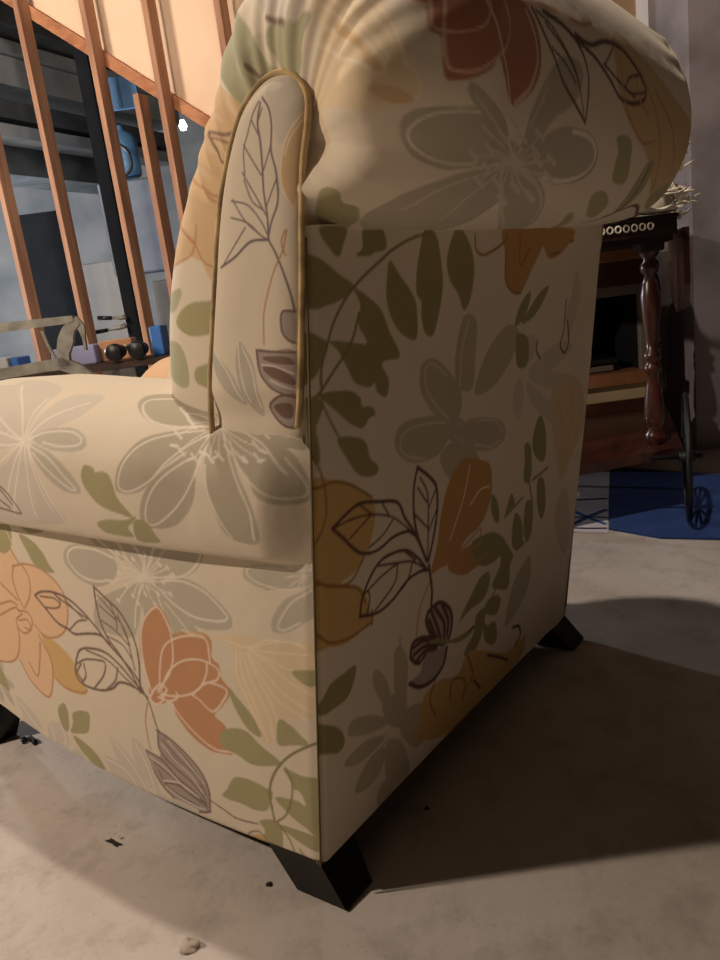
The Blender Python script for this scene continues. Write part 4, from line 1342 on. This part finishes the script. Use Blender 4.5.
MB().lathe(q + ZZ * .033, [(.033, -.012), (.033, .012)], ax=[HD, ZZ, HR], n=20).build('caster', M['tyre'], t)
q = FLp + (NR - FLp) * .1
MB().lathe(q + ZZ * 0, [(.01, .19), (.01, .07), (.006, .066)], n=10).build('caster_stem', M['tyre'], t)
MB().lathe(q + ZZ * .033, [(.033, -.012), (.033, .012)], ax=[HD, ZZ, HR], n=20).build('caster', M['tyre'], t)
# dried flowers in a low dark vase on the cart, and a lace doily
ztop = .907
vc = room(2.42, 1.01)
t2 = empty('lace_doily', room(2.30, .90, ztop), 'crumpled white lace doily on the tea cart top', 'doily')
n_ = 60; pts = []
V = [room(2.30, .90, ztop + .014)]; F = []
for rI, rr_ in enumerate((.03, .06, .09, .115)):
    for k in range(n_):
        q = 2 * math.pi * k / n_; V.append(room(2.30 + rr_ * math.sin(q) * 1.1 * (1 + .06 * math.sin(9 * q)), .90 + rr_ * math.cos(q) * (1 + .06 * math.sin(9 * q)), ztop + .008 + .010 * abs(math.sin(4.5 * q)) * rr_ / .1))
for k in range(n_): F.append((0, 1 + k, 1 + (k + 1) % n_))
for rI in range(3):
    for k in range(n_):
        l = (k + 1) % n_; F.append((1 + rI * n_ + k, 1 + (rI + 1) * n_ + k, 1 + (rI + 1) * n_ + l, 1 + rI * n_ + l))
dl = MB().add(V, F, True).build('lace_cloth', M['lace'], t2); so = dl.modifiers.new('thick', 'SOLIDIFY'); so.thickness = .003
t3 = empty('dried_flowers', room(2.40, 1.0, ztop), 'bunch of white dried flowers in a pale vase on the tea cart', 'flowers')
vb = room(2.50, 1.03, ztop)
MB().lathe(vb, [(.0, .0), (.03, .001), (.045, .02), (.05, .05), (.035, .085), (.024, .10), (.03, .115), (.024, .115), (.02, .10), (0, .02)], n=24).build('vase', M['palevase'], t3)
rf = random.Random(3); stems = MB(); blooms = []
for k in range(40):
    a = rf.uniform(0, 2 * math.pi); rr_ = rf.uniform(.015, .085); hh = rf.uniform(.05, .20)
    if k % 4 == 0: a, rr_, hh = rf.uniform(-.5, .5), rf.uniform(.06, .10), rf.uniform(-.01, .06)     # drooping over the right side
    p = vb + HR * rr_ * math.cos(a) + HD * rr_ * math.sin(a) + ZZ * hh
    stems.tube(catmull([vb + ZZ * .10, vb + ZZ * .13 + (p - vb) * [.4, .4, 0], p], 8)[0], .0018, 5)
    blooms.append(p)
stems.tube([vb + ZZ * .12, vb + ZZ * .15 + HR * .06, vb + ZZ * .185 + HR * .11], .002, 5)
stems.build('stems', M['petal'], t3)
for k, p in enumerate(blooms):
    m_ = MB()
    tip = rf.uniform(-.5, .9)
    for j in range(6):
        a = j * math.pi / 3 + k; L = rf.uniform(.016, .030)
        e0 = (HR * math.cos(a) + HD * math.sin(a)) * math.cos(tip) + ZZ * math.sin(tip); e1 = HD * math.cos(a) - HR * math.sin(a); e2 = np.cross(e0, e1)
        m_.blob(p + e0 * L, (L, .008, .003), seed=k * 7 + j, n=5, ax=[e0, e1, e2], rough=.4)
    m_.blob(p, (.006, .006, .007), seed=k, n=5)
    m_.build('flower_head', M['petal'], t3)

# cabinet behind the cart
t = empty('media_cabinet', room(3.2, .98, 0), 'brown and cream cabinet with a dark open bay, behind the tea cart', 'cabinet')
def cb(nm, s0, s1, z0, z1, m, d=3.0, dep=.40, par=None): return MB().box(room(d + dep / 2, (s0 + s1) / 2, (z0 + z1) / 2), (s1 - s0, dep, z1 - z0), AX, bev=.003).build(nm, M[m], par or t)
cb('cabinet_top', .70, 1.235, .79, .86, 'cabtan', 2.98, .44)
cb('upper_rail', .72, 1.22, .70, .79, 'cabbrown')
cb('side_post', 1.165, 1.21, .36, .70, 'cabgrey', 3.0, .03); cb('side_post', .72, .76, .36, .70, 'cabgrey', 3.0, .03)
cb('inner_side', 1.166, 1.209, .36, .70, 'cabshade', 3.03, .37); cb('inner_side', .721, .759, .36, .70, 'cabshade', 3.03, .37)  # inner faces coloured as shade so the bay stays dark
cb('frame_rail', .76, 1.165, .66, .70, 'cabgrey')
cb('back_board', .76, 1.165, .36, .66, 'cabshade', 3.36, .03)
cb('shelf', .72, 1.22, .315, .365, 'cabtan', 2.97, .43)
cb('drawer', .74, 1.20, .25, .315, 'cabcream')
cb('plinth', .72, 1.22, 0, .25, 'cabbrown')
for k in range(2):
    z = .368; o = MB(); o.box(room(3.12, .96 + .02 * k, z + .012 + .03 * k), (.22, .16, .022), AX, bev=.003)
    tag(o.build('cable_box', M['black' if k else 'cabgrey']), ['grey flat device lying at the bottom of the open cabinet bay', 'black flat device resting on the grey one in the cabinet bay'][k], 'device')

# blue patch and sheet under the cart
def quad_flat(nm, pts, m, th, label, cat):
    P = [np.array([*p, 0.001]) for p in pts]; return tag(MB().prism(P, ZZ * th).build(nm, M[m]), label, cat)
def g2(x, y, z=0):
    v = FW + RT * (x - 360) / 760 - UP * (y - 480) / 760; q = CAM + v * ((z - CAM[2]) / v[2]); return q[:2]
quad_flat('floor_patch', [g2(609, 530), g2(660, 539), g2(745, 541), g2(745, 478), g2(611, 468)], 'bluepatch', .006, 'flat dark blue patch on the concrete under the tea cart', 'mat')  # thin flat slab of dark blue laid on the floor
sh_ = quad_flat('plastic_sheet', [g2(540, 532), g2(608, 534), g2(610, 472), g2(540, 476)], 'sheet', .004, 'pale sheet with dark lines and a blue cross on the floor beside the blue patch', 'sheet')
PLOC[sh_.name] = (0, 0, 0)
def strip(p, w, m, nm):
    P = [np.array([*g2(x, y), .0055]) for x, y in p]; P, _ = catmull(P, 20)
    T = np.gradient(P, axis=0); N_ = np.cross(T, ZZ); N_ /= np.linalg.norm(N_, axis=1)[:, None]
    V = np.concatenate([P + N_ * w / 2, P - N_ * w / 2]); n = len(P)
    V = np.concatenate([V, V + ZZ * .001]); F = [(i, i + 1, n + i + 1, n + i) for i in range(n - 1)] + [(2 * n + i, 2 * n + i + 1, 3 * n + i + 1, 3 * n + i) for i in range(n - 1)]
    return MB().add(V, F).build(nm, M[m], sh_)
strip([(560, 502), (585, 501), (607, 500)], .012, 'ink', 'dark_line')
strip([(560, 529), (585, 530), (607, 530)], .010, 'ink', 'dark_line')
strip([(572, 512), (588, 519), (606, 526)], .012, 'blueink', 'blue_cross_stroke')
strip([(572, 526), (588, 518), (606, 511)], .012, 'blueink', 'blue_cross_stroke')
strip([(570, 519), (590, 518.5), (607, 519)], .010, 'blueink', 'blue_cross_stroke')

# floor debris near the chair
def lump(x, y, r, m, label, seed):
    p = g2(x, y); o = MB().blob((p[0], p[1], r[2] * .5), r, seed, 10, rough=.5); return tag(o.build('debris_chip', M[m]), label, 'debris')
lump(190, 947, (.010, .014, .006), 'stone', 'largest pale crumb of debris at the bottom of the picture', 1)
lump(114, 843, (.004, .017, .0012), 'chipm', 'dark sliver lying on the shaded concrete below the side panel', 2)
lump(120, 838, (.002, .006, .002), 'stone', 'pale chip touching the dark sliver', 3)
lump(427, 809, (.003, .003, .002), 'chipm', 'tiny dark speck on the shaded floor right of the near leg', 4)
lump(269, 885, (.004, .004, .002), 'chipm', 'tiny dark speck on the floor left of the near leg', 5)
tg = MB().tube(catmull([np.array([*g2(22, 744), .006]), np.array([*g2(30, 741), .007]), np.array([*g2(36, 745), .005])], 10)[0], .006, 6)
tag(tg.build('debris_chip', M['vase']), 'small dark scrap beside the far front leg', 'debris')

# ---------------------------------------------------------------- lights
def point(name, loc, power, col, r=.04):
    l = bpy.data.lights.new(name, 'POINT'); l.energy = power; l.color = col; l.shadow_soft_size = r
    o = bpy.data.objects.new(name, l); COL.objects.link(o); o.location = loc; return o
LIGHTS(point)
w = bpy.data.worlds.new('World'); SC.world = w; w.use_nodes = True
w.node_tree.nodes['Background'].inputs[0].default_value = (.55, .6, .7, 1); w.node_tree.nodes['Background'].inputs[1].default_value = .02
# ---------------------------------------------------------------- camera
cd = bpy.data.cameras.new('camera'); cam = bpy.data.objects.new('camera', cd); COL.objects.link(cam)
from mathutils import Matrix
R_ = Matrix([[RT[i], UP[i], -FW[i]] for i in range(3)]).to_4x4()
cam.matrix_world = Matrix.Translation(CAM.tolist()) @ R_
cd.sensor_fit = 'VERTICAL'; cd.sensor_height = 36; cd.lens = 36 * 760 / 960; cd.clip_start = .02
SC.camera = cam
SC.view_settings.view_transform = 'Standard'; SC.view_settings.look = 'None'; SC.view_settings.gamma = 1; SC.view_settings.exposure = EXPO
